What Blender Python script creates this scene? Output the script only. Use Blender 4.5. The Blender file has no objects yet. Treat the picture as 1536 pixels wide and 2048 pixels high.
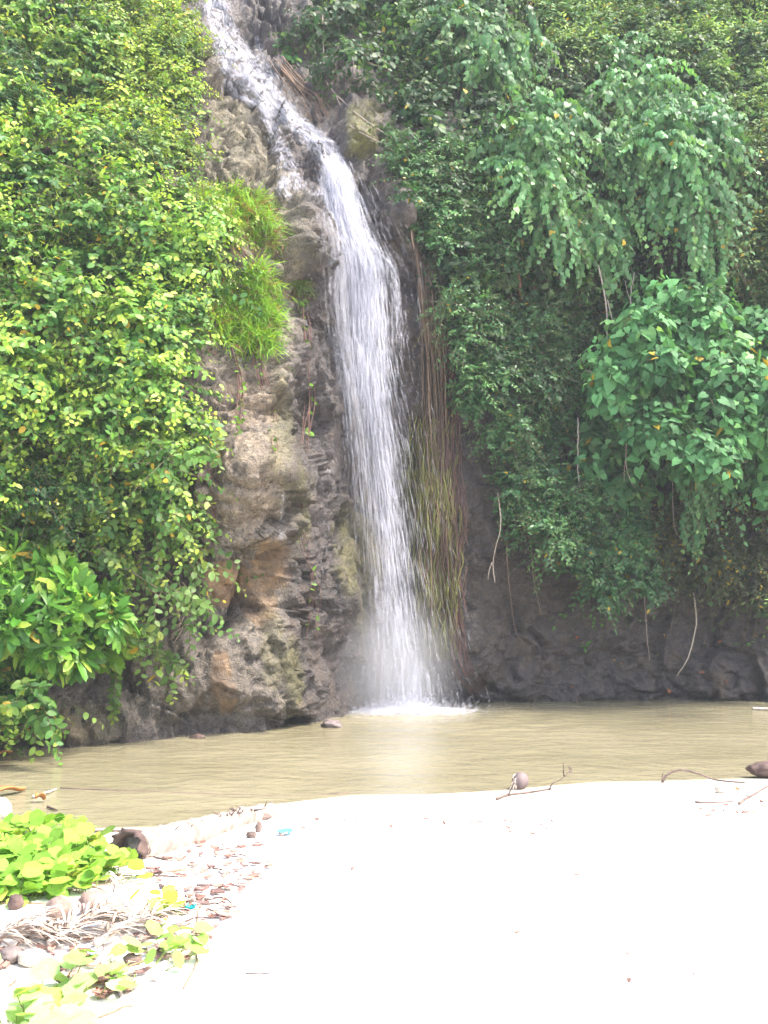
import bpy, math, random
import numpy as np
from mathutils import Vector
from mathutils.bvhtree import BVHTree

# ------------------------------------------------------------------ camera, sky, sun, exposure
scene = bpy.context.scene
COL = scene.collection
F = 1991.0                       # focal length in pixels of the 1536 x 2048 photograph
CAMZ = 1.6
PITCH = math.atan(156.0 / F)
cam_data = bpy.data.cameras.new('camera')
cam_data.sensor_fit = 'VERTICAL'
cam_data.sensor_height = 36.0
cam_data.lens = 36.0 * F / 2048.0
cam_data.clip_start = 0.05
cam_data.clip_end = 500.0
cam = bpy.data.objects.new('camera', cam_data)
cam.location = (0, 0, CAMZ)
cam.rotation_euler = (math.pi / 2 + PITCH, 0, 0)
COL.objects.link(cam)
scene.camera = cam

SUN_EL, SUN_AZ = math.radians(60), math.radians(105)      # azimuth clockwise from +Y
world = bpy.data.worlds.new('World')
scene.world = world
world.use_nodes = True
wn = world.node_tree
sky = wn.nodes.new('ShaderNodeTexSky')
sky.sky_type = 'NISHITA'
sky.sun_disc = False
sky.sun_elevation = SUN_EL
sky.sun_rotation = SUN_AZ
sky.air_density = 1.0
sky.dust_density = 4.0
bg = wn.nodes['Background']
bg.inputs['Strength'].default_value = 0.15
wn.links.new(sky.outputs[0], bg.inputs['Color'])

sd = bpy.data.lights.new('sun', 'SUN')
sd.energy = 2.0
sd.angle = math.radians(12)
sd.color = (1.0, 0.95, 0.86)
sun = bpy.data.objects.new('sun', sd)
to_sun = Vector((math.sin(SUN_AZ) * math.cos(SUN_EL), math.cos(SUN_AZ) * math.cos(SUN_EL), math.sin(SUN_EL)))
sun.rotation_euler = to_sun.to_track_quat('Z', 'Y').to_euler()
sun.location = (0, 0, 30)
COL.objects.link(sun)

vs = scene.view_settings
vs.view_transform = 'Standard'
vs.look = 'None'
vs.gamma = 1.0
vs.use_curve_mapping = False
vs.exposure = 2.15
scene.render.engine = 'CYCLES'
scene.cycles.use_denoising = True
scene.cycles.max_bounces = 8
scene.cycles.diffuse_bounces = 4
scene.cycles.transparent_max_bounces = 24
scene.cycles.volume_bounces = 1
scene.cycles.sample_clamp_indirect = 8.0

# ------------------------------------------------------------------ pixel geometry
FWD = np.array([0, math.cos(PITCH), math.sin(PITCH)])
UP = np.array([0, -math.sin(PITCH), math.cos(PITCH)])
EYE = np.array([0, 0, CAMZ])

def ray(px, py):
    return FWD + np.array([1.0, 0, 0]) * ((px - 768) / F) + UP * ((1024 - py) / F)

def at(px, py, Y):
    d = ray(px, py)
    return EYE + d * (Y / d[1])

def on_plane(px, py, z=0.0):
    d = ray(px, py)
    return EYE + d * ((z - CAMZ) / d[2])

# ------------------------------------------------------------------ noise
def _hash(i, j, k, seed):
    h = (i.astype(np.int64) * 374761393 + j.astype(np.int64) * 668265263 + k.astype(np.int64) * 2147483647 + seed * 974634777) & 0xFFFFFFFF
    h = ((h ^ (h >> 13)) * 1274126177) & 0xFFFFFFFF
    h = ((h ^ (h >> 16)) * 2246822519) & 0xFFFFFFFF
    return h ^ (h >> 15)

def perlin(P, seed=0):
    P = np.asarray(P, float)
    i0 = np.floor(P).astype(np.int64)
    f = P - i0
    u = f * f * f * (f * (f * 6 - 15) + 10)
    out = 0
    for dx in (0, 1):
        for dy in (0, 1):
            for dz in (0, 1):
                h = _hash(i0[:, 0] + dx, i0[:, 1] + dy, i0[:, 2] + dz, seed)
                gx = ((h & 1023) / 511.5 - 1); gy = (((h >> 10) & 1023) / 511.5 - 1); gz = (((h >> 20) & 1023) / 511.5 - 1)
                d = gx * (f[:, 0] - dx) + gy * (f[:, 1] - dy) + gz * (f[:, 2] - dz)
                w = (u[:, 0] if dx else 1 - u[:, 0]) * (u[:, 1] if dy else 1 - u[:, 1]) * (u[:, 2] if dz else 1 - u[:, 2])
                out = out + d * w
    return out

def fbm(P, octv=4, seed=0, ridged=False):
    P = np.asarray(P, float)
    a, s, tot = 1.0, 0.0, 0.0
    for o in range(octv):
        n = perlin(P * 2.0 ** o + 17.3 * o, seed + o)
        if ridged: n = 0.5 - np.abs(n) * 1.6
        s = s + a * n; tot += a; a *= 0.5
    return s / tot

def worley(P, seed=0):
    P = np.asarray(P, float)
    i0 = np.floor(P).astype(np.int64)
    F1 = np.full(len(P), 9.0); F2 = np.full(len(P), 9.0); ID = np.zeros(len(P)); TL = np.zeros(len(P))
    for dx in (-1, 0, 1):
        for dy in (-1, 0, 1):
            for dz in (-1, 0, 1):
                c = i0 + np.array([dx, dy, dz])
                h = _hash(c[:, 0], c[:, 1], c[:, 2], seed)
                q = c + np.stack([(h & 1023) / 1023.0, ((h >> 10) & 1023) / 1023.0, ((h >> 20) & 1023) / 1023.0], 1)
                d = np.sqrt(((q - P) ** 2).sum(1))
                m = d < F1
                F2 = np.where(m, F1, np.minimum(F2, d))
                ID = np.where(m, ((h >> 5) & 4095) / 4095.0, ID)
                g = np.stack([((h >> 3) & 255) / 127.5 - 1, 0 * d, (((h >> 13) & 255) / 127.5 - 1) * 0.5], 1)
                TL = np.where(m, ((P - q) * g).sum(1), TL)
                F1 = np.where(m, d, F1)
    return F1, F2, ID, TL       # TL: a tilted facet for every cell

def sstep(a, b, x):
    t = np.clip((x - a) / (b - a), 0, 1)
    return t * t * (3 - 2 * t)

def nrm(v):
    return v / np.maximum(np.linalg.norm(v, axis=-1, keepdims=True), 1e-9)

# ------------------------------------------------------------------ mesh helpers
def link(o, parent=None):
    COL.objects.link(o)
    if parent is not None: o.parent = parent
    return o

def tag(o, label=None, cat=None, group=None, kind=None):
    if label: o['label'] = label
    if cat: o['category'] = cat
    if group: o['group'] = group
    if kind: o['kind'] = kind
    return o

def mesh_obj(name, V, loops, totals, mat, parent=None, loc=None, smooth=True, col=None, attrs=None, uv=None):
    """V (n,3) world points, loops flat corner indices, totals corners per face"""
    V = np.asarray(V, np.float32)
    loc = np.zeros(3) if loc is None else np.asarray(loc, float)
    base = np.array(parent.location) if parent is not None else np.zeros(3)
    me = bpy.data.meshes.new(name)
    n, nf = len(V), len(totals)
    me.vertices.add(n); me.vertices.foreach_set('co', (V - (base + loc)).astype(np.float32).ravel())
    loops = np.asarray(loops, np.int32); totals = np.asarray(totals, np.int32)
    me.loops.add(len(loops)); me.loops.foreach_set('vertex_index', loops)
    st = np.zeros(nf, np.int32); st[1:] = np.cumsum(totals)[:-1]
    me.polygons.add(nf); me.polygons.foreach_set('loop_start', st); me.polygons.foreach_set('loop_total', totals)
    me.polygons.foreach_set('use_smooth', np.full(nf, smooth))
    if col is not None:
        a = me.color_attributes.new('tint', 'FLOAT_COLOR', 'POINT')
        c = np.ones((n, 4), np.float32); c[:, :3] = col
        a.data.foreach_set('color', c.ravel())
    for k, v in (attrs or {}).items():
        a = me.attributes.new(k, 'FLOAT', 'POINT'); a.data.foreach_set('value', np.asarray(v, np.float32))
    if uv is not None:
        l = me.uv_layers.new(name='uv'); l.data.foreach_set('uv', np.asarray(uv, np.float32)[loops].ravel())
    me.materials.append(mat)
    me.update(calc_edges=True); me.validate()
    o = bpy.data.objects.new(name, me)
    o.location = loc
    return link(o, parent)

def empty(name, loc):
    o = bpy.data.objects.new(name, None)
    o.empty_display_size = 0.2
    o.location = tuple(float(a) for a in loc)
    return link(o)

class MB:
    """collects quads / tris"""
    def __init__(s): s.V, s.L, s.T, s.C, s.n = [], [], [], [], 0
    def add(s, V, loops, totals, col=None):
        V = np.asarray(V, float).reshape(-1, 3)
        s.V.append(V); s.L.append(np.asarray(loops) + s.n); s.T.append(np.asarray(totals)); s.n += len(V)
        if col is not None: s.C.append(np.broadcast_to(np.asarray(col, float), (len(V), 3)))
    def build(s, name, mat, parent=None, smooth=True, loc=None):
        return mesh_obj(name, np.concatenate(s.V), np.concatenate(s.L), np.concatenate(s.T), mat, parent, loc, smooth,
                        np.concatenate(s.C) if s.C else None)
    def grid(s, G, closed_u=False, col=None):
        G = np.asarray(G, float); a, b = G.shape[:2]
        idx = np.arange(a * b).reshape(a, b)
        if closed_u: idx = np.concatenate([idx, idx[:, :1]], 1)
        q = np.stack([idx[:-1, :-1], idx[:-1, 1:], idx[1:, 1:], idx[1:, :-1]], -1).reshape(-1, 4)
        s.add(G.reshape(-1, 3), q.ravel(), np.full(len(q), 4), col)
    def tube(s, pts, radii, sides=6, col=None, flat=None, wob=0.0, seed=0):
        pts = np.asarray(pts, float); n = len(pts)
        radii = np.broadcast_to(np.asarray(radii, float), (n,))
        t = nrm(np.gradient(pts, axis=0))
        ref = np.array([0, 0, 1.0]) if abs(t[0][2]) < 0.8 else np.array([1.0, 0, 0])
        a = nrm(np.cross(t, ref)); b = np.cross(t, a)
        th = np.linspace(0, 2 * np.pi, sides, endpoint=False)
        R = radii[:, None] * np.ones(sides)
        if wob:
            rg = np.random.default_rng(seed); R = R * (1 + wob * rg.normal(size=R.shape))
        G = pts[:, None] + R[..., None] * (np.cos(th)[None, :, None] * a[:, None] + np.sin(th)[None, :, None] * b[:, None] * (flat or 1.0))
        k = s.n
        s.grid(G, True, col)
        for row, rev in ((0, False), (n - 1, True)):
            l = np.arange(sides) + row * sides
            s.L.append((l[::-1] if not rev else l) + k); s.T.append(np.array([sides]))

def smooth_path(pts, n):
    """Catmull-Rom through pts"""
    pts = np.asarray(pts, float)
    if len(pts) == 2: return pts[0] + (pts[1] - pts[0]) * np.linspace(0, 1, n)[:, None]
    P = np.concatenate([2 * pts[:1] - pts[1:2], pts, 2 * pts[-1:] - pts[-2:-1]])
    u = np.linspace(0, len(pts) - 1 - 1e-6, n); i = u.astype(int); f = (u - i)[:, None]
    a, b, c, d = P[i], P[i + 1], P[i + 2], P[i + 3]
    return 0.5 * (2 * b + (c - a) * f + (2 * a - 5 * b + 4 * c - d) * f ** 2 + (3 * b - a - 3 * c + d) * f ** 3)

# ------------------------------------------------------------------ materials
def new_mat(name):
    m = bpy.data.materials.new(name); m.use_nodes = True
    nt = m.node_tree; return m, nt, nt.nodes['Principled BSDF']

def nd(nt, t, **kw):
    n = nt.nodes.new(t)
    for k, v in kw.items():
        if k.startswith('i_'): n.inputs[k[2:].replace('_', ' ')].default_value = v
        else: setattr(n, k, v)
    return n

def mixc(nt, fac, a, b, bt='MIX'):
    n = nt.nodes.new('ShaderNodeMix'); n.data_type = 'RGBA'; n.blend_type = bt
    for s, v in ((n.inputs[0], fac), (n.inputs[6], a), (n.inputs[7], b)):
        if hasattr(v, 'is_linked') or isinstance(v, bpy.types.NodeSocket): nt.links.new(v, s)
        elif isinstance(v, (int, float)): s.default_value = v
        else: s.default_value = (*v, 1) if len(v) == 3 else v
    return n.outputs[2]

def math_n(nt, op, a, b=None, c=None):
    n = nt.nodes.new('ShaderNodeMath'); n.operation = op
    for s, v in zip(n.inputs, (a, b, c)):
        if v is None: continue
        if isinstance(v, bpy.types.NodeSocket): nt.links.new(v, s)
        else: s.default_value = v
    return n.outputs[0]

def noise_n(nt, scale, detail=4, rough=0.55, vec=None, dist=0.0):
    n = nd(nt, 'ShaderNodeTexNoise'); n.inputs['Scale'].default_value = scale; n.inputs['Detail'].default_value = detail
    n.inputs['Roughness'].default_value = rough; n.inputs['Distortion'].default_value = dist
    if vec is None:
        g = nd(nt, 'ShaderNodeNewGeometry'); vec = g.outputs['Position']
    nt.links.new(vec, n.inputs['Vector']); return n.outputs[0]

def ramp(nt, v, stops):
    r = nd(nt, 'ShaderNodeValToRGB'); e = r.color_ramp.elements
    while len(e) < len(stops): e.new(0.5)
    for el, (p, c) in zip(e, stops):
        el.position = p; el.color = (c, c, c, 1) if isinstance(c, (int, float)) else (*c, 1)
    nt.links.new(v, r.inputs[0]); return r.outputs[0]

def leaf_mat(name, trans=0.36, rough=0.48, spec=0.3):
    m, nt, p = new_mat(name)
    a = nd(nt, 'ShaderNodeAttribute', attribute_name='tint')
    n = noise_n(nt, 38, 2)
    c = mixc(nt, 1.0, a.outputs['Color'], ramp(nt, n, [(0.3, 0.82), (0.7, 1.15)]), 'MULTIPLY')
    nt.links.new(c, p.inputs['Base Color'])
    p.inputs['Roughness'].default_value = rough; p.inputs['Specular IOR Level'].default_value = spec
    t = nd(nt, 'ShaderNodeBsdfTranslucent')
    tc = mixc(nt, 1.0, c, (1.25, 1.15, 0.5), 'MULTIPLY'); nt.links.new(tc, t.inputs[0])
    mx = nd(nt, 'ShaderNodeMixShader'); mx.inputs[0].default_value = trans
    nt.links.new(p.outputs[0], mx.inputs[1]); nt.links.new(t.outputs[0], mx.inputs[2])
    nt.links.new(mx.outputs[0], nt.nodes['Material Output'].inputs[0])
    return m

def plain_mat(name, c1, c2, scale=12, rough=0.8, bump=0.4, bscale=60, stretch=None, spec=0.3):
    m, nt, p = new_mat(name)
    vec = None
    tc = nd(nt, 'ShaderNodeTexCoord')
    mp = nd(nt, 'ShaderNodeMapping'); nt.links.new(tc.outputs['Object'], mp.inputs[0])
    if stretch: mp.inputs['Scale'].default_value = stretch
    n = noise_n(nt, scale, 5, 0.6, mp.outputs[0])
    nt.links.new(mixc(nt, ramp(nt, n, [(0.35, 0.0), (0.65, 1.0)]), c1, c2), p.inputs['Base Color'])
    p.inputs['Roughness'].default_value = rough; p.inputs['Specular IOR Level'].default_value = spec
    b = nd(nt, 'ShaderNodeBump'); b.inputs['Strength'].default_value = bump; b.inputs['Distance'].default_value = 0.01
    nt.links.new(noise_n(nt, bscale, 4, 0.6, mp.outputs[0]), b.inputs['Height']); nt.links.new(b.outputs[0], p.inputs['Normal'])
    return m

def tint_mat(name, rough=0.75):
    m, nt, p = new_mat(name)
    a = nd(nt, 'ShaderNodeAttribute', attribute_name='tint')
    n = noise_n(nt, 55, 3)
    nt.links.new(mixc(nt, 1.0, a.outputs['Color'], ramp(nt, n, [(0.3, 0.7), (0.7, 1.25)]), 'MULTIPLY'), p.inputs['Base Color'])
    p.inputs['Roughness'].default_value = rough
    return m
M_LEAF = leaf_mat('leaf_green')
M_LEAF_SHINY = leaf_mat('leaf_glossy', 0.25, 0.42, 0.3)
M_LEAF_MATT = leaf_mat('leaf_matt', 0.3, 0.6, 0.25)
M_STEM = tint_mat('stem_bark')
# ------------------------------------------------------------------ cliff
CTRL = []
def cp(px, py, Y=None):
    p = on_plane(px, py) if Y is None else at(px, py, Y)
    CTRL.append(p)
for px, py in ((-300, 1520), (0, 1497), (200, 1488), (400, 1470), (580, 1450), (700, 1428), (860, 1408), (1100, 1402), (1300, 1398), (1536, 1402)): cp(px, py)
for px, py, Y in (
    # left, under the thicket
    (0, 1350, 10.3), (200, 1350, 10.9), (0, 1150, 10.5), (200, 1150, 11.0), (0, 800, 10.3), (200, 800, 10.7), (0, 400, 11.0), (200, 400, 11.4), (0, 50, 12.6), (200, 50, 13.0), (350, 200, 13.2), (330, 600, 11.2), (330, 900, 10.9),
    # left rock
    (450, 1000, 11.0), (540, 950, 11.05), (430, 1180, 11.5), (530, 1150, 11.6), (400, 1350, 11.15), (520, 1330, 11.6), (600, 1300, 12.2), (500, 800, 11.3), (600, 900, 12.2), (620, 700, 12.7), (560, 640, 12.1), (480, 620, 11.5), (640, 500, 12.6), (600, 430, 12.6), (540, 400, 12.8), (450, 320, 12.9), (430, 160, 13.9), (400, 40, 15.2),
    # behind the water
    (740, 1000, 13.75), (740, 1350, 13.6), (640, 1000, 12.7), (650, 1300, 12.8), (760, 760, 13.75), (720, 560, 13.7), (680, 400, 13.7), (640, 300, 14.0), (560, 200, 14.9), (480, 100, 16.0), (420, 0, 17.2), (430, -120, 19),
    # right of the water
    (860, 1000, 13.9), (880, 1300, 13.8), (830, 620, 13.7), (790, 440, 13.7), (760, 300, 14.2), (700, 200, 15.1), (620, 140, 15.7), (600, 40, 16.8),
    (950, 1000, 14.1), (950, 1300, 14.0), (1100, 1250, 14.4), (1300, 1250, 14.8), (1500, 1250, 14.6), (1100, 1000, 14.8), (1300, 1000, 15.6), (1500, 1000, 15.4), (900, 520, 14.1), (1000, 320, 14.7),
    (1200, 650, 15.6), (1350, 600, 16.2), (1500, 600, 15.8), (1200, 250, 16.0), (1400, 250, 16.3), (1500, 100, 17.2), (1000, 60, 16.6), (800, 150, 15.6), (800, 0, 17.2), (1250, 0, 18.0), (1500, -60, 19.0),
    # outside the frame
    (-500, 1540, 8.6), (-500, 700, 8.8), (-400, -200, 12.5), (300, -250, 19), (768, -260, 21), (1300, -260, 22), (1800, -200, 21), (1850, 1410, 13.6), (1850, 700, 14.6), (1850, 150, 17)):
    cp(px, py, Y)
CTRL = np.array(CTRL)
def _U(r2): return 0.5 * r2 * np.log(np.maximum(r2, 1e-12))
_c = CTRL[:, [0, 2]]; _n = len(_c)
_K = _U(((_c[:, None] - _c[None]) ** 2).sum(-1)) + 0.03 * np.eye(_n)
_Pm = np.concatenate([np.ones((_n, 1)), _c], 1)
_A = np.block([[_K, _Pm], [_Pm.T, np.zeros((3, 3))]])
_w = np.linalg.solve(_A, np.concatenate([CTRL[:, 1], np.zeros(3)]))
def base_y(x, z):
    q = np.stack([x, z], -1)
    out = np.empty(len(q))
    for i in range(0, len(q), 20000):
        b = q[i:i + 20000]
        out[i:i + 20000] = _U(((b[:, None] - _c[None]) ** 2).sum(-1)) @ _w[:_n] + _w[_n] + b @ _w[_n + 1:]
    return out

gx = np.concatenate([np.linspace(-12, -5.6, 40, endpoint=False), np.arange(-5.6, -3.3, 0.04), np.arange(-3.3, 0.7, 0.019), np.arange(0.7, 7.6, 0.035), np.linspace(7.6, 14, 40)])
gz = np.concatenate([np.arange(-0.7, -0.1, 0.05), np.arange(-0.1, 8.2, 0.021), np.arange(8.2, 13.2, 0.035), np.linspace(13.2, 15.5, 20)])
GX, GZ = np.meshgrid(gx, gz)
xs, zs = GX.ravel(), GZ.ravel()
ys = base_y(xs, zs)
ys = np.clip(ys, 6.0, 30.0)
# picture coordinates of each point: only used to say where on the cliff a feature sits
def to_px(P):
    d = P - EYE
    dep = d @ FWD
    return 768 + F * d[:, 0] / dep, 1024 - F * (d @ UP) / dep
P0 = np.stack([xs, ys, zs], 1)
PX, PY = to_px(P0)
wx = 55 * fbm(P0 * 1.6, 3, 5); wy = 55 * fbm(P0 * 1.6 + 40, 3, 6)
wx2 = 24 * fbm(P0 * 5, 3, 7); wy2 = 24 * fbm(P0 * 5 + 40, 3, 8)
bx, by = PX + wx + wx2, PY + wy + wy2
# bulging boulders and hollows: centre, radii, height; the underside is steeper than the top
BUL = [
    (606, 500, 60, 78, 0.46), (585, 520, 40, 40, .2), (640, 470, 34, 34, .16), (560, 405, 85, 42, 0.34), (600, 455, 46, 30, 0.22), (540, 470, 60, 50, .2), (412, 178, 46, 50, 0.45), (470, 245, 85, 60, 0.26),
    (455, 325, 90, 60, 0.26), (596, 345, 52, 62, 0.34), (520, 190, 46, 60, .22), (585, 270, 40, 50, .2),
    (500, 965, 115, 130, 0.30), (455, 1060, 110, 75, 0.2), (545, 920, 60, 80, .24), (450, 960, 60, 90, .2), (520, 1040, 60, 50, .22), (520, 790, 40, 36, 0.16), (500, 860, 60, 40, .14), (580, 720, 60, 100, .16), (450, 900, 50, 60, .12),
    (430, 1340, 85, 110, 0.2), (545, 1360, 60, 120, 0.22), (330, 1360, 90, 110, 0.25), (150, 1440, 130, 70, 0.2), (480, 1280, 60, 70, .12), (600, 1390, 40, 70, .14),
    (797, 440, 42, 46, 0.4), (725, 280, 52, 54, 0.34), (770, 380, 30, 50, .14), (690, 180, 80, 36, .3), (760, 250, 60, 40, .22), (600, 60, 60, 60, .3), (540, 120, 40, 50, .2),
    (1060, 1380, 130, 34, 0.16), (1250, 1390, 120, 30, 0.14), (1440, 1360, 100, 50, 0.25), (950, 1330, 60, 70, .15), (1200, 1270, 110, 60, .14), (660, 1230, 45, 90, .14), (615, 1180, 34, 90, .12)]
bul = np.zeros(len(xs))
for (cx, cy, rx, ry, h) in BUL:
    du = (bx - cx) / rx
    dv = (by - cy) / np.where(by > cy, ry * 0.75, ry * 1.15)
    d = np.clip(1 - du * du - dv * dv, 0, 1)
    bul = np.maximum(bul, h * d ** 0.62)
# the undercut under the big left nose: an edge running down to the left
lx, ly = np.array([370, 420, 480, 530, 570, 590]), np.array([1215, 1190, 1150, 1110, 1080, 1060])
edge = np.interp(bx, lx, ly)
under = sstep(0, 10, by - edge) * (1 - sstep(60, 130, by - edge)) * sstep(365, 400, bx) * (1 - sstep(560, 600, bx))
edge2 = np.interp(bx, [360, 430, 470, 500], [1215, 1228, 1205, 1175])
under2 = sstep(0, 5, by - edge2) * (1 - sstep(15, 50, by - edge2)) * sstep(370, 410, bx) * (1 - sstep(480, 510, bx))
left = 1 - sstep(590, 700, PX + 0.0 * PY + np.where(PY < 420, (420 - PY) * 0.25, 0))       # rough left rock
fallm = np.exp(-((PX - np.interp(PY, [0, 300, 700, 1400], [440, 640, 735, 800])) / 90.0) ** 2)
right = sstep(860, 960, PX)
leaf_shade_m = np.clip(sstep(900, 1000, PX) * (1 - sstep(1180, 1290, PY)) + (1 - sstep(380, 430, PX + 8 * (wx / 55))) * (1 - sstep(1200, 1320, PY)), 0, 1)  # where foliage covers the cliff: rock painted dark to imitate shade behind leaves
Pw = P0 + 0.22 * np.stack([fbm(P0 * 1.5, 3, 21), fbm(P0 * 1.5, 3, 22), fbm(P0 * 1.5, 3, 23)], 1) * 2
tilt = np.stack([Pw[:, 0] * 1.0 + Pw[:, 2] * 0.35, Pw[:, 1] * 0.8, Pw[:, 2] * 0.85 - Pw[:, 0] * 0.3], 1)
f1, f2, idc, tlc = worley(tilt * 1.25, 3)
g1, g2, idg, tlg = worley(tilt * 3.4 + 9, 4)
k1, k2, idk, tlk = worley(tilt * 8.5 + 19, 14)
apron = sstep(1210, 1290, PY) * (1 - sstep(640, 720, PX))
amt = (0.5 + 0.5 * left) * (1 - 0.45 * apron) + 0.25 * right
amt = np.where(leaf_shade_m > 0, amt * (1 - 0.35 * leaf_shade_m), amt)
disp = bul - 0.42 * under - 0.16 * under2
disp += amt * (0.12 * (idc - 0.5) + 0.50 * tlc - 0.07 * np.exp(-(f2 - f1) / 0.03))
disp += amt * (0.05 * (idg - 0.5) + 0.22 * tlg - 0.03 * np.exp(-(g2 - g1) / 0.04))
disp += amt * (0.018 * (idk - 0.5) + 0.08 * tlk) + amt * 0.014 * fbm(tilt * np.array([2.2, 2.2, 7.0]), 4, 35, True)
disp += (0.55 + 0.45 * left) * 0.30 * fbm(P0 * 0.8, 3, 31) + 0.16 * fbm(P0 * 2.6, 5, 32) * (0.5 + .5 * amt) + 0.05 * fbm(P0 * 8, 4, 33, True) + 0.022 * fbm(P0 * 26, 2, 34)
# the water's own groove, then runnels worn by it
fcx = np.interp(PY, [400, 450, 520, 600, 760, 1000, 1200, 1420], [688, 700, 716, 722, 736, 768, 795, 812])
groove = np.exp(-((PX - fcx) / 62.0) ** 2) * sstep(400, 470, PY)
disp -= groove * (0.16 + 0.8 * np.maximum(disp, 0))
disp += 0.10 * apron * fbm(np.stack([xs * 5 + zs * 1.5, ys * 2, zs * 0.9], 1), 3, 42, True)
disp += 0.06 * fallm * perlin(np.stack([xs * 7, ys * 2, zs * 0.8], 1), 41)
B = P0.reshape(GX.shape + (3,))
tu = np.gradient(B, axis=1); tv = np.gradient(B, axis=0)
Nb = nrm(np.cross(tu, tv)).reshape(-1, 3)
Nb = np.where(Nb[:, 1:2] > 0, -Nb, Nb)
CV = P0 + Nb * disp[:, None]
PXd, PYd = to_px(CV)
# what the rock is made of, point by point
na = fbm(P0 * 1.3, 4, 51); nb = fbm(P0 * 3.1, 4, 52); nc = fbm(P0 * 0.7, 3, 53)
och = np.zeros(len(xs))
for cx, cy, rx, ry, a in ((455, 1165, 62, 48, 1.0), (545, 1130, 46, 55, 0.8), (520, 1190, 40, 70, 0.6), (615, 1215, 18, 50, 0.8), (440, 1350, 26, 50, 1.0), (460, 1390, 20, 40, .7), (1432, 1365, 22, 36, 0.8), (130, 1460, 70, 40, 0.3), (480, 960, 100, 130, 0.16), (500, 800, 80, 70, .22), (1050, 1300, 120, 60, .12)):
    d = ((PXd + wx * .5 - cx) / rx) ** 2 + ((PYd + wy * .5 - cy) / ry) ** 2
    och = np.maximum(och, a * (1 - sstep(0.5, 1.15, d + nb * .9)))
moss = np.zeros(len(xs))
for cx, cy, rx, ry, a in ((735, 265, 40, 60, 1.0), (690, 1100, 22, 110, 0.6), (585, 1370, 26, 90, 0.55), (730, 1130, 30, 140, .4), (850, 1000, 50, 200, 0.7), (560, 860, 30, 140, 0.45), (520, 470, 120, 110, .3), (470, 330, 100, 160, .3), (150, 1440, 120, 40, .3), (600, 1010, 20, 110, .5), (545, 1300, 26, 90, .4)):
    d = ((PXd + wx - cx) / rx) ** 2 + ((PYd + wy - cy) / ry) ** 2
    moss = np.maximum(moss, a * (1 - sstep(0.3, 1.3, d + nb * 1.1)))
fc = np.interp(PY, [0, 150, 300, 420, 600, 900, 1100, 1400], [450, 520, 620, 690, 735, 730, 735, 745])
fw = np.interp(PY, [0, 300, 420, 560, 700, 1400], [90, 90, 85, 120, 150, 165])
wet = 1 - sstep(0.88, 1.18, np.abs(PXd + .6 * wx - fc) / fw + 0.4 * na)
wet = np.maximum(wet, 0.95 * sstep(840, 900, PXd))
wet = np.maximum(wet, 0.8 * (1 - sstep(0.02, 0.55, CV[:, 2] + 0.5 * na)))
wet = np.maximum(wet, 0.45 * sstep(1200, 1330, PYd + 60 * na))
wet = np.maximum(wet, 0.85 * sstep(0, 60, PXd + wx * .4 - np.interp(PYd, [0, 100, 300, 420], [470, 570, 680, 740])) * (1 - sstep(420, 520, PYd)))
idx = np.arange(len(xs)).reshape(GX.shape)
q = np.stack([idx[:-1, :-1], idx[:-1, 1:], idx[1:, 1:], idx[1:, :-1]], -1).reshape(-1, 4)

m, nt, p = new_mat('cliff_rock')
A = {k: nd(nt, 'ShaderNodeAttribute', attribute_name=k).outputs['Fac'] for k in ('wet', 'ochre', 'moss', 'leaf_shade', 'crack')}
n1 = noise_n(nt, 1.7, 6, 0.62); n2 = noise_n(nt, 9, 6, 0.65); n3 = noise_n(nt, 45, 4, 0.6); n4 = noise_n(nt, 4.2, 5, .6)
c = mixc(nt, ramp(nt, n1, [(0.32, 0.0), (0.68, 1.0)]), (0.115, 0.100, 0.084), (0.215, 0.186, 0.150))
c = mixc(nt, ramp(nt, n4, [(0.5, 0.0), (0.66, 0.7)]), c, (0.150, 0.140, 0.132))
c = mixc(nt, ramp(nt, n2, [(0.42, 0.0), (0.7, 1.0)]), c, (0.32, 0.265, 0.195))
c = mixc(nt, 1.0, c, ramp(nt, n3, [(0.3, 0.5), (0.7, 1.35)]), 'MULTIPLY')
n5 = noise_n(nt, 19, 5, .7)
c = mixc(nt, ramp(nt, n5, [(0.34, 0.95), (0.50, 0.0)]), c, (0.055, 0.046, 0.038))
c = mixc(nt, math_n(nt, 'MULTIPLY', A['ochre'], ramp(nt, n2, [(0.30, 0.45), (0.6, 1.0)])), c, mixc(nt, ramp(nt, n4, [(0.38, 0.0), (0.6, 1.0)]), (0.25, 0.16, 0.09), (0.40, 0.25, 0.125)))
wc = mixc(nt, ramp(nt, n1, [(0.35, 0.0), (0.65, 1.0)]), (0.025, 0.020, 0.021), (0.060, 0.047, 0.044))
wc = mixc(nt, ramp(nt, n4, [(0.5, 0.0), (0.7, 0.75)]), wc, (0.105, 0.076, 0.054))
wc = mixc(nt, 1.0, wc, ramp(nt, n3, [(0.3, 0.6), (0.7, 1.4)]), 'MULTIPLY')
c = mixc(nt, math_n(nt, 'MULTIPLY', A['wet'], 0.92), c, wc)
c = mixc(nt, math_n(nt, 'MULTIPLY', A['moss'], ramp(nt, n2, [(0.3, 0.35), (0.55, 1.0)])), c, mixc(nt, n3, (0.06, 0.065, 0.015), (0.17, 0.15, 0.04)))
c = mixc(nt, math_n(nt, 'MULTIPLY', A['leaf_shade'], 0.85), c, mixc(nt, n2, (0.030, 0.024, 0.018), (0.075, 0.055, 0.038)))  # painted shade: dark brown mixed into the rock behind the foliage
c = mixc(nt, math_n(nt, 'MULTIPLY', A['crack'], 0.6), c, (0.04, 0.034, 0.03))
nt.links.new(c, p.inputs['Base Color'])
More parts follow.
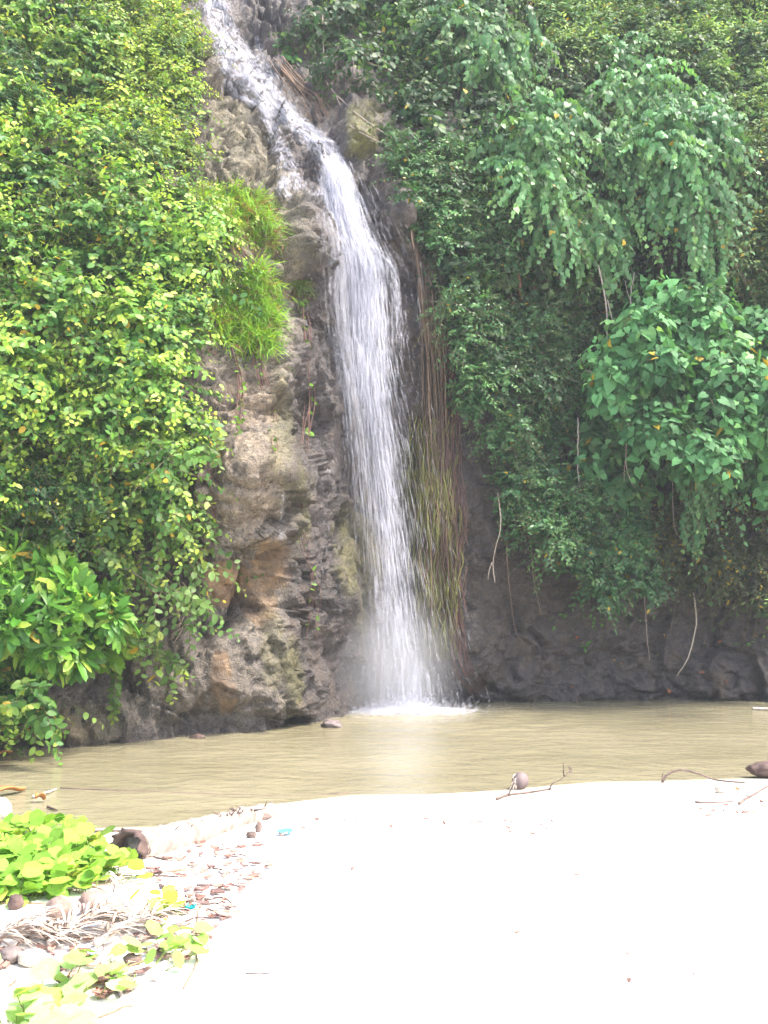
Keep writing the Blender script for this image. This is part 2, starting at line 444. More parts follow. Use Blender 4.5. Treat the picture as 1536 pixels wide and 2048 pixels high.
nt.links.new(math_n(nt, 'SUBTRACT', 0.85, math_n(nt, 'MULTIPLY', A['wet'], ramp(nt, n2, [(0.3, 0.5), (0.7, 0.2)]))), p.inputs['Roughness'])
p.inputs['Specular IOR Level'].default_value = 0.45
b1 = nd(nt, 'ShaderNodeBump'); b1.inputs['Strength'].default_value = 0.9; b1.inputs['Distance'].default_value = 0.06
nt.links.new(noise_n(nt, 13, 8, 0.7, None, 0.4), b1.inputs['Height'])
b2 = nd(nt, 'ShaderNodeBump'); b2.inputs['Strength'].default_value = 0.6; b2.inputs['Distance'].default_value = 0.02
vo = nd(nt, 'ShaderNodeTexVoronoi'); vo.feature = 'DISTANCE_TO_EDGE'; vo.inputs['Scale'].default_value = 6.0
gp = nd(nt, 'ShaderNodeNewGeometry'); wv = nd(nt, 'ShaderNodeVectorMath', operation='ADD')
nz = nd(nt, 'ShaderNodeTexNoise'); nz.inputs['Scale'].default_value = 3.0; nz.inputs['Detail'].default_value = 4
nt.links.new(gp.outputs['Position'], nz.inputs['Vector']); nt.links.new(gp.outputs['Position'], wv.inputs[0])
nt.links.new(nz.outputs['Color'], wv.inputs[1]); nt.links.new(wv.outputs[0], vo.inputs['Vector'])
nt.links.new(ramp(nt, vo.outputs['Distance'], [(0.0, 0.0), (0.09, 1.0)]), b2.inputs['Height'])
nt.links.new(b1.outputs[0], b2.inputs['Normal']); nt.links.new(b2.outputs[0], p.inputs['Normal'])
M_ROCK = m
crack = np.clip(left * (0.8 * np.exp(-(f2 - f1) / 0.03) + 0.5 * np.exp(-(g2 - g1) / 0.035)) * (0.5 + nb), 0, 1)
cliff = mesh_obj('cliff', CV, q.ravel(), np.full(len(q), 4), M_ROCK, attrs=dict(wet=wet, ochre=och, moss=moss, leaf_shade=leaf_shade_m * .9, crack=crack))
tag(cliff, kind='structure')
BVH = BVHTree.FromPolygons([tuple(v) for v in CV], q.tolist())

def hit(px, py, off=0.0):
    """cliff point seen at a pixel of the photograph, moved 'off' metres towards the viewer"""
    d = Vector(ray(px, py)).normalized()
    r = BVH.ray_cast(Vector(EYE), d)
    if r[0] is None: return at(px, py, 16.0 - off)
    return np.array(r[0]) - np.array(d) * off

# ------------------------------------------------------------------ beach and pool
SHX = []
for px, py in ((-700, 1700), (0, 1668), (150, 1655), (340, 1650), (440, 1632), (545, 1608), (700, 1590), (860, 1588), (1000, 1580), (1200, 1563), (1350, 1560), (1536, 1556), (1800, 1545)):
    SHX.append(on_plane(px, py)[:2])
SHX = np.array(SHX)
def shore_y(x): return np.interp(x, SHX[:, 0], SHX[:, 1])
def sand_z(x, y):
    x = np.atleast_1d(np.asarray(x, float)); y = np.atleast_1d(np.asarray(y, float))
    s = shore_y(x) - y
    z = np.where(s > 0, 0.055 * s, 0.16 * s)
    z = np.where(s > 0, np.minimum(z, 0.16 + 0.02 * (s - 3)), np.maximum(z, -0.6))
    P = np.stack([x, y, 0 * x], 1)
    return z + 0.022 * perlin(P * 1.1, 61) * sstep(-.2, 0.6, s) + 0.012 * perlin(P * 3.7, 62) * sstep(0, 0.8, s) + 0.004 * perlin(P * 11, 63) * sstep(0, .5, s)
def ground(px, py, lift=0.0):
    z = 0.0
    for _ in range(12):
        p_ = on_plane(px, py, z); z = float(sand_z(p_[0], p_[1])[0])
    z = max(z, 0.0)
    p_ = on_plane(px, py, z); p_[2] += lift
    return p_
bxs = np.concatenate([np.linspace(-60, -5, 30, endpoint=False), np.arange(-5, 6, 0.05), np.linspace(6, 60, 30)])
bys = np.concatenate([np.linspace(-60, 1.5, 40, endpoint=False), np.arange(1.5, 10, 0.05), np.linspace(10, 24, 20)])
BX, BY = np.meshgrid(bxs, bys)
BZ = sand_z(BX.ravel(), BY.ravel())
idx = np.arange(BX.size).reshape(BX.shape)
qb = np.stack([idx[:-1, :-1], idx[:-1, 1:], idx[1:, 1:], idx[1:, :-1]], -1).reshape(-1, 4)
m, nt, p = new_mat('white_sand')
s1 = noise_n(nt, 2.2, 5); s2 = noise_n(nt, 160, 3)
c = mixc(nt, ramp(nt, s1, [(0.35, 0.0), (0.65, 1.0)]), (0.74, 0.70, 0.64), (0.82, 0.79, 0.75))
c = mixc(nt, 1.0, c, ramp(nt, s2, [(0.25, 0.86), (0.6, 1.05)]), 'MULTIPLY')
g = nd(nt, 'ShaderNodeNewGeometry'); sx = nd(nt, 'ShaderNodeSeparateXYZ'); nt.links.new(g.outputs['Position'], sx.inputs[0])
wetf = ramp(nt, math_n(nt, 'ADD', sx.outputs['Z'], math_n(nt, 'MULTIPLY', s1, 0.02)), [(0.0, 1.0), (0.012, 0.8), (0.05, 0.0)])
c = mixc(nt, wetf, c, (0.27, 0.225, 0.15))
nt.links.new(c, p.inputs['Base Color']); p.inputs['Roughness'].default_value = 0.95; p.inputs['Specular IOR Level'].default_value = 0.1
bb = nd(nt, 'ShaderNodeBump'); bb.inputs['Strength'].default_value = 0.5; bb.inputs['Distance'].default_value = 0.012
nt.links.new(noise_n(nt, 30, 6, 0.6), bb.inputs['Height']); nt.links.new(bb.outputs[0], p.inputs['Normal'])
beach = mesh_obj('beach_sand', np.stack([BX.ravel(), BY.ravel(), BZ], 1), qb.ravel(), np.full(len(qb), 4), m)
tag(beach, kind='structure')

m, nt, p = new_mat('murky_water')
g = nd(nt, 'ShaderNodeNewGeometry')
mp = nd(nt, 'ShaderNodeMapping'); mp.inputs['Scale'].default_value = (1.0, 1.8, 1.0); mp.inputs['Rotation'].default_value = (0, 0, 0.12)
nt.links.new(g.outputs['Position'], mp.inputs[0])
w1 = noise_n(nt, 3.0, 4, 0.5, mp.outputs[0], 0.6); w2 = noise_n(nt, 12, 3, 0.5, mp.outputs[0], 0.4)
h = math_n(nt, 'ADD', math_n(nt, 'MULTIPLY', w1, 1.0), math_n(nt, 'MULTIPLY', w2, 0.16))
bb = nd(nt, 'ShaderNodeBump'); bb.inputs['Strength'].default_value = 0.35; bb.inputs['Distance'].default_value = 0.06
nt.links.new(h, bb.inputs['Height']); nt.links.new(bb.outputs[0], p.inputs['Normal'])
mw = noise_n(nt, 0.5, 3)
nt.links.new(mixc(nt, ramp(nt, mw, [(0.35, 0.0), (0.65, 1.0)]), (0.180, 0.161, 0.098), (0.234, 0.209, 0.134)), p.inputs['Base Color'])
p.inputs['Roughness'].default_value = 0.13; p.inputs['IOR'].default_value = 1.33
wxs = np.concatenate([np.linspace(-14, -5, 12, endpoint=False), np.arange(-5, 7, 0.06), np.linspace(7, 15, 12)]); wys = np.concatenate([np.arange(4.5, 15.6, 0.06), [18.0]])
WX, WY = np.meshgrid(wxs, wys)
Pq = np.stack([WX.ravel() + .3 * perlin(np.stack([WX.ravel(), WY.ravel() * 1.3, WX.ravel() * 0], 1), 70), WY.ravel() * 2.0, 0 * WX.ravel()], 1)
fx, fy = on_plane(800, 1416)[:2]
dist = np.hypot(WX.ravel() - fx, WY.ravel() - fy)
WZ = 0.006 * perlin(Pq * 1.4, 71) + 0.004 * perlin(Pq * 3.1, 72) + 0.022 * np.sin(dist * 9 - 3 * perlin(Pq * .5, 73)) * np.exp(-dist / 1.3)
WZ *= sstep(0.0, 1.2, WY.ravel() - shore_y(WX.ravel()))
idx = np.arange(WX.size).reshape(WX.shape)
qw = np.stack([idx[:-1, :-1], idx[:-1, 1:], idx[1:, 1:], idx[1:, :-1]], -1).reshape(-1, 4)
pool = mesh_obj('pool_water', np.stack([WX.ravel(), WY.ravel(), WZ], 1), qw.ravel(), np.full(len(qw), 4), m)
tag(pool, kind='structure')
# ------------------------------------------------------------------ waterfall
def water_mat(name, alpha_hi, rough=0.5):
    m, nt, p = new_mat(name)
    nt.nodes.remove(p)
    d = nd(nt, 'ShaderNodeBsdfDiffuse'); d.inputs[0].default_value = (0.76, 0.77, 0.85, 1)
    tr = nd(nt, 'ShaderNodeBsdfTranslucent'); tr.inputs[0].default_value = (0.76, 0.77, 0.85, 1)
    mx = nd(nt, 'ShaderNodeMixShader'); mx.inputs[0].default_value = 0.45
    nt.links.new(d.outputs[0], mx.inputs[1]); nt.links.new(tr.outputs[0], mx.inputs[2])
    t = nd(nt, 'ShaderNodeBsdfTransparent')
    m2 = nd(nt, 'ShaderNodeMixShader')
    nt.links.new(t.outputs[0], m2.inputs[1]); nt.links.new(mx.outputs[0], m2.inputs[2])
    nt.links.new(m2.outputs[0], nt.nodes['Material Output'].inputs[0])
    return m, nt, m2
M_STREAK, _nt, _m2 = water_mat('falling_water_drops', 0.5); _m2.inputs[0].default_value = 0.17
def veil_mat(name, lo, hi, gain, thin=False):
    m, nt, m2 = water_mat(name, 1)
    u = nd(nt, 'ShaderNodeUVMap'); u.uv_map = 'uv'
    sp = nd(nt, 'ShaderNodeSeparateXYZ'); nt.links.new(u.outputs[0], sp.inputs[0])
    mp = nd(nt, 'ShaderNodeMapping'); mp.inputs['Scale'].default_value = (16, 1.7, 1); nt.links.new(u.outputs[0], mp.inputs[0])
    n1 = noise_n(nt, 1.0, 4, 0.65, mp.outputs[0], 0.4)
    mp2 = nd(nt, 'ShaderNodeMapping'); mp2.inputs['Scale'].default_value = (60, 5.0, 1); nt.links.new(u.outputs[0], mp2.inputs[0])
    n2 = noise_n(nt, 1.0, 3, 0.7, mp2.outputs[0])
    n = math_n(nt, 'ADD', math_n(nt, 'MULTIPLY', n1, 0.65), math_n(nt, 'MULTIPLY', n2, 0.35))
    # thin towards both edges of the veil
    e = math_n(nt, 'ABSOLUTE', sp.outputs['X'])
    core = math_n(nt, 'SUBTRACT', 1.0, math_n(nt, 'POWER', e, 1.6))
    v = math_n(nt, 'ADD', n, math_n(nt, 'MULTIPLY', math_n(nt, 'SUBTRACT', core, 0.75), 0.34))
    a = ramp(nt, v, [(lo, 0.0), (hi, 1.0)])
    a = math_n(nt, 'MULTIPLY', a, math_n(nt, 'MULTIPLY', gain, ramp(nt, core, [(0.0, 0.0), (0.3, 1.0)])))
    if thin: a = math_n(nt, 'MULTIPLY', a, ramp(nt, math_n(nt, 'MULTIPLY', sp.outputs['Y'], 1 / 8.0), [(0.12, 1.0), (0.55, 0.30)]))
    nt.links.new(a, m2.inputs[0])
    return m
M_VEIL = veil_mat('thin_water_veil', 0.36, 0.72, 0.52, True)
M_CHUTE = veil_mat('rushing_water', 0.42, 0.68, 0.74)

rng = np.random.default_rng(11)
FALL_Y = lambda py: np.interp(py, [380, 480, 560, 700, 1000, 1416], [13.35, 13.28, 13.3, 13.38, 13.45, 13.52])
def fall_path(ctrl, n, follow):
    """ctrl rows: px, py, half width px. follow: lies on the rock, else falls free"""
    c = np.array(ctrl, float); s = smooth_path(c, n)
    P = []
    for px, py, w in s:
        h_ = hit(px, py, 0.05)
        if (not follow and py > 450) or py > 560:
            f_ = at(px, py, FALL_Y(py))
            P.append(f_ if (h_[1] > f_[1] or not follow) and not (h_[1] < f_[1]) else h_)
        else: P.append(h_)
    P = np.array(P)
    k = np.ones(13) / 13; Ys = np.convolve(np.pad(P[:, 1], 6, mode='edge'), k, 'valid')
    Ys = np.minimum(Ys, P[:, 1] - 0.0) if follow else Ys
    P = np.array([at(px, py, Y) for (px, py, w), Y in zip(s, Ys)])
    W = s[:, 2] / F * P[:, 1]
    return P, W

def veil(P, W, mat, name, parent, depth=0.0, drape=True, nu=15):
    n = len(P); u = np.linspace(-1, 1, nu)
    G = np.zeros((n, nu, 3)); UV = np.zeros((n, nu, 2))
    L = np.concatenate([[0], np.cumsum(np.linalg.norm(np.diff(P, axis=0), axis=1))])
    for i in range(n):
        for j in range(nu):
            q_ = P[i] + np.array([u[j] * W[i], 0, 0])
            q_[1] += 0.10 * u[j] ** 2 - 0.05 * math.cos(u[j] * 5 + i * .13) - depth
            if drape:
                px, py = to_px(q_[None]); h_ = hit(px[0], py[0], 0.035)
                if h_[1] < q_[1] or drape == 'rock': q_ = h_
            if drape == True and i and q_[1] > G[i - 1, j, 1] + 0.012: q_ = q_ + (G[i - 1, j, 1] + 0.012 - q_[1]) * np.array([0, 1, 0])
            G[i, j] = q_; e_ = max(0, 1 - i / 5, 1 - (n - 1 - i) / (9 if drape == 'rock' else 1)); UV[i, j] = (math.copysign(max(abs(u[j]), e_), u[j]), L[i])
    mb = MB(); mb.grid(G)
    return mesh_obj(name, mb.V[0], mb.L[0], mb.T[0], mat, parent, uv=UV.reshape(-1, 2))

SP_V = np.array([[0, 0, 0], [1, 0, .3], [-.5, .87, .3], [-.5, -.87, .3], [0, 0, 1]])
SP_F = np.array([[0, 2, 1], [0, 3, 2], [0, 1, 3], [4, 1, 2], [4, 2, 3], [4, 3, 1]])
def streaks(mb, P, W, n, lrange, rrange, spread=0.55, depth=0.12, riv=None, srange=(0, 1), follow=False, fan=0.08, thin=1.0):
    """many slender drops strung along a path"""
    L = np.concatenate([[0], np.cumsum(np.linalg.norm(np.diff(P, axis=0), axis=1))])
    tg = nrm(np.gradient(P, axis=0))
    s = (srange[0] + (srange[1] - srange[0]) * rng.random(n) ** thin) * L[-1]
    if riv:
        k = rng.integers(0, len(riv), n); ctr = np.array([r[0] for r in riv])[k]; sg = np.array([r[1] for r in riv])[k]
        u = ctr + sg * rng.normal(size=n) + 0.12 * np.sin(s * 1.7 + ctr * 9)
    else: u = rng.normal(size=n) * spread
    ok = np.abs(u) < 1.25; s, u = s[ok], u[ok]; n = len(s)
    X = np.stack([np.interp(s, L, P[:, k]) for k in range(3)], 1)
    T = np.stack([np.interp(s, L, tg[:, k]) for k in range(3)], 1)
    w = np.interp(s, L, W)
    X[:, 0] += u * w; X[:, 1] += -np.abs(rng.normal(size=n)) * depth + 0.05 * u ** 2
    if follow:
        ax_, ay_ = to_px(X)
        X = np.array([hit(a_, b_, 0.02 + 0.05 * rng.random()) for a_, b_ in zip(ax_, ay_)])
    T = nrm(T + np.stack([u * fan, -0.0 * u, 0 * u], 1) + rng.normal(size=(n, 3)) * 0.05)
    ln = rng.uniform(*lrange, n) * rng.uniform(.4, 1, n); r = rng.uniform(*rrange, n)
    a = nrm(np.cross(T, np.array([0.2, 1, 0.1]))); b = np.cross(T, a)
    V = X[:, None] + SP_V[None, :, 0:1] * (a * r[:, None])[:, None] + SP_V[None, :, 1:2] * (b * r[:, None])[:, None] + SP_V[None, :, 2:3] * (T * ln[:, None])[:, None]
    Fk = (SP_F[None] + (np.arange(n) * 5)[:, None, None]).reshape(-1)
    mb.add(V.reshape(-1, 3), Fk, np.full(n * 6, 3))

wf = empty('waterfall', at(810, 1414, 13.5))
tag(wf, 'tall white waterfall tumbling down the dark rock face into the brown pool', 'waterfall')
MAIN_TOP = [(428, -70, 34), (430, 0, 36), (446, 60, 40), (478, 110, 46), (520, 170, 46), (572, 230, 42), (625, 272, 40), (668, 330, 42), (685, 390, 46), (697, 440, 56)]
MAIN_LOW = [(655, 325, 36), (675, 375, 44), (690, 440, 58), (716, 510, 72), (722, 580, 74), (726, 660, 74), (736, 760, 70), (750, 860, 64), (764, 960, 62), (776, 1060, 62), (788, 1160, 66), (800, 1260, 72), (808, 1350, 80), (812, 1425, 88)]
Pt, Wt = fall_path(MAIN_TOP, 70, True)
Pl, Wl = fall_path(MAIN_LOW, 90, False)
veil(Pt, Wt * 1.3, M_CHUTE, 'chute_stream', wf, 0.03, 'rock')
veil(Pl, Wl * 1.15, M_VEIL, 'falling_veil', wf, 0.0)
veil(Pl, Wl * 0.85, M_VEIL, 'falling_veil', wf, 0.16)
mb = MB()
streaks(mb, Pt, Wt, 3000, (0.06, 0.26), (0.006, 0.016), riv=[(-.1, .3), (.15, .25), (-.45, .12), (.5, .12)], depth=0.04, follow=True)
streaks(mb, Pt, Wt * 1.6, 1500, (0.03, 0.1), (0.003, 0.007), 0.6, 0.1, follow=True)
mb.build('chute_spray', M_STREAK, wf)
mb = MB()
streaks(mb, Pl, Wl, 2700, (0.25, 0.9), (0.006, 0.016), riv=[(-.05, .22), (.05, .16), (.2, .3), (-.4, .3)], depth=0.14, srange=(0, .98), thin=1.9)
streaks(mb, Pl, Wl, 2700, (0.15, 0.5), (0.005, 0.013), riv=[(-.3, .2), (0, .3), (.35, .15)], depth=0.12, srange=(0, .45))
streaks(mb, Pl, Wl * 1.6, 3000, (0.1, 0.5), (0.002, 0.006), 0.5, 0.2, srange=(.05, .98), fan=.12)
mb.build('falling_drops', M_STREAK, wf)
# the branches and trickles beside the main stream
mb = MB()
def branch(ctrl, n, lr=(0.06, 0.22), rr=(0.005, 0.012), follow=True, sp=.5, dep=.03):
    P_, W_ = fall_path(ctrl, 40, follow)
    streaks(mb, P_, W_, n, lr, rr, sp, dep, follow=follow)
branch([(440, 90, 24), (456, 150, 16), (464, 185, 12), (520, 215, 14), (545, 258, 16), (560, 300, 20), (580, 340, 26), (592, 378, 30)], 1500)
branch([(470, 150, 20), (500, 190, 22), (535, 230, 18), (548, 260, 14)], 600)
branch([(512, 70, 8), (520, 100, 9), (532, 130, 12), (560, 170, 16)], 260)
branch([(570, 350, 14), (566, 375, 14), (575, 392, 20)], 160)
branch([(648, 300, 22), (652, 350, 20), (640, 395, 16)], 260)
branch([(725, 480, 14), (765, 510, 14), (786, 548, 10), (793, 600, 10), (797, 680, 26)], 520, (.08, .25), (.003, .007), False)
branch([(668, 708, 5), (678, 712, 7), (688, 735, 8), (692, 800, 10), (698, 900, 20)], 420, (.06, .2), (.003, .007), False)
branch([(655, 560, 16), (670, 620, 20), (680, 700, 26), (690, 800, 30)], 500, (.06, .22), (.002, .006), False)
mb.build('side_stream', M_STREAK, wf)
mb = MB()
for ctrl, n in (([(622, 545, 22), (622, 585, 24)], 60), ([(640, 600, 14), (648, 760, 16), (640, 900, 22)], 170), ([(655, 700, 10), (652, 900, 18)], 110), ([(607, 780, 3), (608, 930, 4)], 50), ([(567, 985, 3), (565, 1030, 5), (563, 1075, 6)], 90),
                ([(760, 310, 5), (764, 345, 6)], 40), ([(645, 950, 20), (650, 1150, 30)], 110), ([(660, 880, 30), (670, 1250, 40)], 160)):
    mb = MB(); branch(ctrl, n, (.03, .14), (.002, .0045)); mb.build('trickle', M_STREAK, wf)
# splash where it meets the pool
mb = MB()
foot = on_plane(812, 1422)
th = rng.uniform(0, 2 * np.pi, 3200); rr = np.abs(rng.normal(size=3200)) * 0.42
X = foot + np.stack([np.cos(th) * rr * 1.25, np.sin(th) * rr * 0.55 - 0.1, np.zeros(3200)], 1)
ht = rng.gamma(1.4, 0.07, 3200) * np.exp(-rr * 1.0)
X[:, 2] = ht
T = nrm(np.stack([np.cos(th) * .6, np.sin(th) * .6, np.full(3200, 0.8)], 1) + rng.normal(size=(3200, 3)) * .3)
r = rng.uniform(0.003, 0.011, 3200); ln = rng.uniform(0.015, 0.07, 3200)
a = nrm(np.cross(T, np.array([0.2, 1, 0.1]))); b = np.cross(T, a)
V = X[:, None] + SP_V[None, :, 0:1] * (a * r[:, None])[:, None] + SP_V[None, :, 1:2] * (b * r[:, None])[:, None] + SP_V[None, :, 2:3] * (T * ln[:, None])[:, None]
mb.add(V.reshape(-1, 3), (SP_F[None] + (np.arange(3200) * 5)[:, None, None]).reshape(-1), np.full(3200 * 6, 3))
mb.build('splash', M_STREAK, wf)
# foam spreading on the pool
m, nt, m2 = water_mat('foam', 1)
u = nd(nt, 'ShaderNodeUVMap'); u.uv_map = 'uv'; sp = nd(nt, 'ShaderNodeSeparateXYZ'); nt.links.new(u.outputs[0], sp.inputs[0])
nf = noise_n(nt, 9, 5, .7); 
v = math_n(nt, 'ADD', math_n(nt, 'SUBTRACT', 1.0, sp.outputs['X']), math_n(nt, 'MULTIPLY', math_n(nt, 'SUBTRACT', nf, 0.5), 0.9))
nt.links.new(ramp(nt, v, [(0.2, 0.0), (0.8, 0.97)]), m2.inputs[0])
G = np.zeros((14, 48, 3)); UV = np.zeros((14, 48, 2))
fc_ = on_plane(812, 1424)
for i in range(14):
    for j in range(48):
        t_ = 2 * math.pi * j / 48; r_ = i / 13
        G[i, j] = fc_ + np.array([math.cos(t_) * r_ * 1.35, math.sin(t_) * r_ * 0.72, 0.014 + 0.05 * (1 - r_) ** 1.5 + 0.012 * math.sin(t_ * 5 + i) * (1 - r_)])
        UV[i, j] = (r_, t_)
mbg = MB(); mbg.grid(G, True)
mesh_obj('foam', mbg.V[0], mbg.L[0], mbg.T[0], m, wf, uv=UV.reshape(-1, 2))
# spray drifting off the foot of the fall
m, nt, p = new_mat('spray'); nt.nodes.remove(p)
pv = nd(nt, 'ShaderNodeVolumePrincipled'); pv.inputs['Color'].default_value = (0.95, 0.96, 1, 1); pv.inputs['Anisotropy'].default_value = 0.2
tc = nd(nt, 'ShaderNodeTexCoord'); ln_ = nd(nt, 'ShaderNodeVectorMath', operation='LENGTH'); nt.links.new(tc.outputs['Object'], ln_.inputs[0])
dn = ramp(nt, ln_.outputs['Value'], [(0.0, 1.0), (0.95, 0.0)])
nt.links.new(math_n(nt, 'MULTIPLY', math_n(nt, 'POWER', dn, 1.5), 1.8), pv.inputs['Density'])
nt.links.new(pv.outputs[0], nt.nodes['Material Output'].inputs['Volume'])
th = np.linspace(0, 2 * np.pi, 25)[:-1]; ph = np.linspace(0.02, np.pi - 0.02, 13)
G = np.stack([np.sin(ph)[:, None] * np.cos(th), np.sin(ph)[:, None] * np.sin(th), np.cos(ph)[:, None] * np.ones(24)], -1)
G = G[::-1]; mbg = MB(); mbg.grid(G, True)
for row in (0, 12):
    l_ = np.arange(24) + row * 24; mbg.L.append(l_[::-1] if row == 0 else l_); mbg.T.append(np.array([24]))
mist = mbg.build('spray_mist', m)
mist.location = at(760, 1372, 13.3); mist.scale = (1.35, 0.66, 1.25)
mist.location[2] = 0.55
tag(mist, kind='stuff')
# ------------------------------------------------------------------ plants
def leaf_tmpl(cy, sx, sy, fold=0.12, curl=0.12):
    """centre line at cy[i]; side points (sx[i], sy[i]); the last is the tip"""
    V, Fq = [], []
    n = len(cy)
    for i in range(n):
        V.append((0, cy[i], -curl * cy[i] ** 2))
    for sgn in (-1, 1):
        for i in range(n - 1):
            V.append((sgn * sx[i], sy[i], fold * abs(sx[i]) - curl * max(sy[i], 0) ** 2 - 0.25 * abs(sx[i]) ** 2))
    for k, sgn in enumerate((-1, 1)):
        o = n + k * (n - 1)
        for i in range(n - 2):
            f_ = [i, i + 1, o + i + 1, o + i]
            Fq.append(f_ if sgn > 0 else f_[::-1])
        f_ = [n - 2, n - 1, o + n - 2]
        Fq.append(f_ if sgn > 0 else f_[::-1])
    return np.array(V, float), Fq
T_OVAL = leaf_tmpl([0, .28, .55, .8, 1.0], [.03, .25, .30, .20], [0, .22, .52, .80], .18, .14)
T_HEART = leaf_tmpl([0.06, .3, .58, .82, 1.02], [.26, .43, .36, .15], [-.14, .16, .5, .78], .12, .2)
T_SMALL = leaf_tmpl([0, .35, .7, 1.0], [.04, .24, .20], [0, .33, .70], .2, .12)
T_OBL = leaf_tmpl([0, .3, .6, .85, 1.0], [.03, .085, .14, .11], [0, .3, .6, .86], .25, .25)
T_BLADE = leaf_tmpl([0, .25, .5, .75, 1.0], [.022, .032, .028, .018], [0, .25, .5, .75], .3, .38)
T_ROUND = leaf_tmpl([0, .3, .6, .85, .93], [.16, .46, .50, .30], [-.06, .22, .62, .95], .22, .1)
T_FERN = leaf_tmpl([0, .4, .75, 1.0], [.03, .12, .09], [0, .38, .74], .1, .3)

def put_leaves(mb, tmpl, P, A, N, S, C):
    TV, TF = tmpl; n = len(P); k = len(TV)
    A = nrm(A); s = nrm(np.cross(A, N)); N = np.cross(s, A)
    S = np.asarray(S)[:, None, None]
    V = P[:, None] + S * (TV[None, :, 0:1] * s[:, None] + TV[None, :, 1:2] * A[:, None] + TV[None, :, 2:3] * N[:, None])
    loops = np.concatenate([np.array(f) for f in TF]); tot = np.array([len(f) for f in TF])
    mb.add(V.reshape(-1, 3), (loops[None] + (np.arange(n) * k)[:, None]).ravel(), np.tile(tot, n), None)
    mb.C.append(np.repeat(C, k, axis=0))

def put_stems(mb, pts, r0, r1, col):
    """pts (S,K,3) -> three-sided tapering stems"""
    S_, K_ = pts.shape[:2]
    t = nrm(np.gradient(pts, axis=1)); a = nrm(np.cross(t, np.array([0.31, 0.83, 0.47]))); b = np.cross(t, a)
    th = np.array([0, 2.094, 4.189]); r = np.linspace(r0, r1, K_)[None, :, None, None]
    G = pts[:, :, None] + r * (np.cos(th)[None, None, :, None] * a[:, :, None] + np.sin(th)[None, None, :, None] * b[:, :, None])
    idx = np.arange(S_ * K_ * 3).reshape(S_, K_, 3); idx2 = np.roll(idx, -1, 2)
    q_ = np.stack([idx[:, :-1], idx2[:, :-1], idx2[:, 1:], idx[:, 1:]], -1).reshape(-1, 4)
    mb.add(G.reshape(-1, 3), q_.ravel(), np.full(len(q_), 4), col)

SPEC = {
    # tmpl, leaf size m, leaves per shoot, shoot length, droop, along/side, leaf droop, up bias, mature, young, mat
    'vine_oval': dict(t=T_OVAL, size=(.052, .092), K=15, L=(.3, .66), droop=.35, ca=.45, sa=.9, ld=.35, up=.35, old=(.045, .130, .026), mid=(.115, .240, .034), young=(.34, .44, .055), yp=.75, yellow=.012, mat=M_LEAF),
    'vine_fine': dict(t=T_OVAL, size=(.04, .072), K=15, L=(.3, .65), droop=.4, ca=.5, sa=.9, ld=.3, up=.4, old=(.07, .155, .03), mid=(.165, .275, .04), young=(.38, .46, .06), yp=.75, yellow=.02, mat=M_LEAF),
    'spray': dict(t=T_OVAL, size=(.07, .11), K=14, L=(.6, 1.1), droop=.22, ca=.4, sa=.95, ld=.25, up=.1, old=(.06, .14, .03), mid=(.12, .21, .04), young=(.32, .36, .05), yp=.6, yellow=.02, mat=M_LEAF),
    'rosette': dict(t=T_OBL, size=(.17, .26), K=10, L=(.08, .16), droop=.1, ca=.5, sa=1, ld=.1, up=.35, old=(.050, .160, .016), mid=(.13, .30, .028), young=(.32, .44, .06), yp=.65, yellow=.015, mat=M_LEAF_SHINY, whorl=True),
    'heart_vine': dict(t=T_HEART, size=(.068, .112), K=15, L=(.45, .9), droop=.75, ca=.35, sa=.7, ld=.75, up=.2, old=(.050, .140, .050), mid=(.100, .225, .085), young=(.19, .33, .11), yp=.35, yellow=.006, mat=M_LEAF),
    'olive_fine': dict(t=T_SMALL, size=(.06, .10), K=13, L=(.3, .6), droop=.3, ca=.6, sa=.8, ld=.2, up=.5, old=(.065, .145, .045), mid=(.120, .20, .065), young=(.22, .30, .09), yp=.4, yellow=.02, mat=M_LEAF_MATT),
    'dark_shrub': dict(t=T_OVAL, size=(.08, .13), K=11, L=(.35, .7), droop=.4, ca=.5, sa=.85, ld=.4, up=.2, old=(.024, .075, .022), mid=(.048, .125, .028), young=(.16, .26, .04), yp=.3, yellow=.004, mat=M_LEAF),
    'small_leaf': dict(t=T_SMALL, size=(.05, .082), K=14, L=(.25, .5), droop=.3, ca=.6, sa=.8, ld=.2, up=.4, old=(.026, .085, .030), mid=(.055, .145, .045), young=(.11, .21, .06), yp=.4, yellow=.008, mat=M_LEAF_SHINY),
    'big_heart': dict(t=T_HEART, size=(.12, .19), K=8, L=(.3, .55), droop=.25, ca=.3, sa=.8, ld=.7, up=.55, old=(.050, .155, .050), mid=(.095, .24, .080), young=(.18, .33, .10), yp=.2, yellow=.012, mat=M_LEAF_MATT, petiole=.12),
    'pinnate': dict(t=T_SMALL, size=(.032, .05), K=24, L=(.22, .42), droop=.3, ca=.35, sa=1.0, ld=.12, up=.4, old=(.03, .10, .03), mid=(.06, .17, .045), young=(.16, .28, .05), yp=.4, yellow=.005, mat=M_LEAF),
    'brownish': dict(t=T_SMALL, size=(.06, .10), K=11, L=(.25, .5), droop=.5, ca=.6, sa=.8, ld=.4, up=.1, old=(.045, .060, .026), mid=(.060, .085, .032), young=(.12, .12, .04), yp=.2, yellow=.04, mat=M_LEAF_MATT),
}

def in_poly(poly, x, y):
    c = False; n = len(poly)
    for i in range(n):
        x1, y1 = poly[i]; x2, y2 = poly[(i + 1) % n]
        if (y1 > y) != (y2 > y) and x < (x2 - x1) * (y - y1) / (y2 - y1) + x1: c = not c
    return c

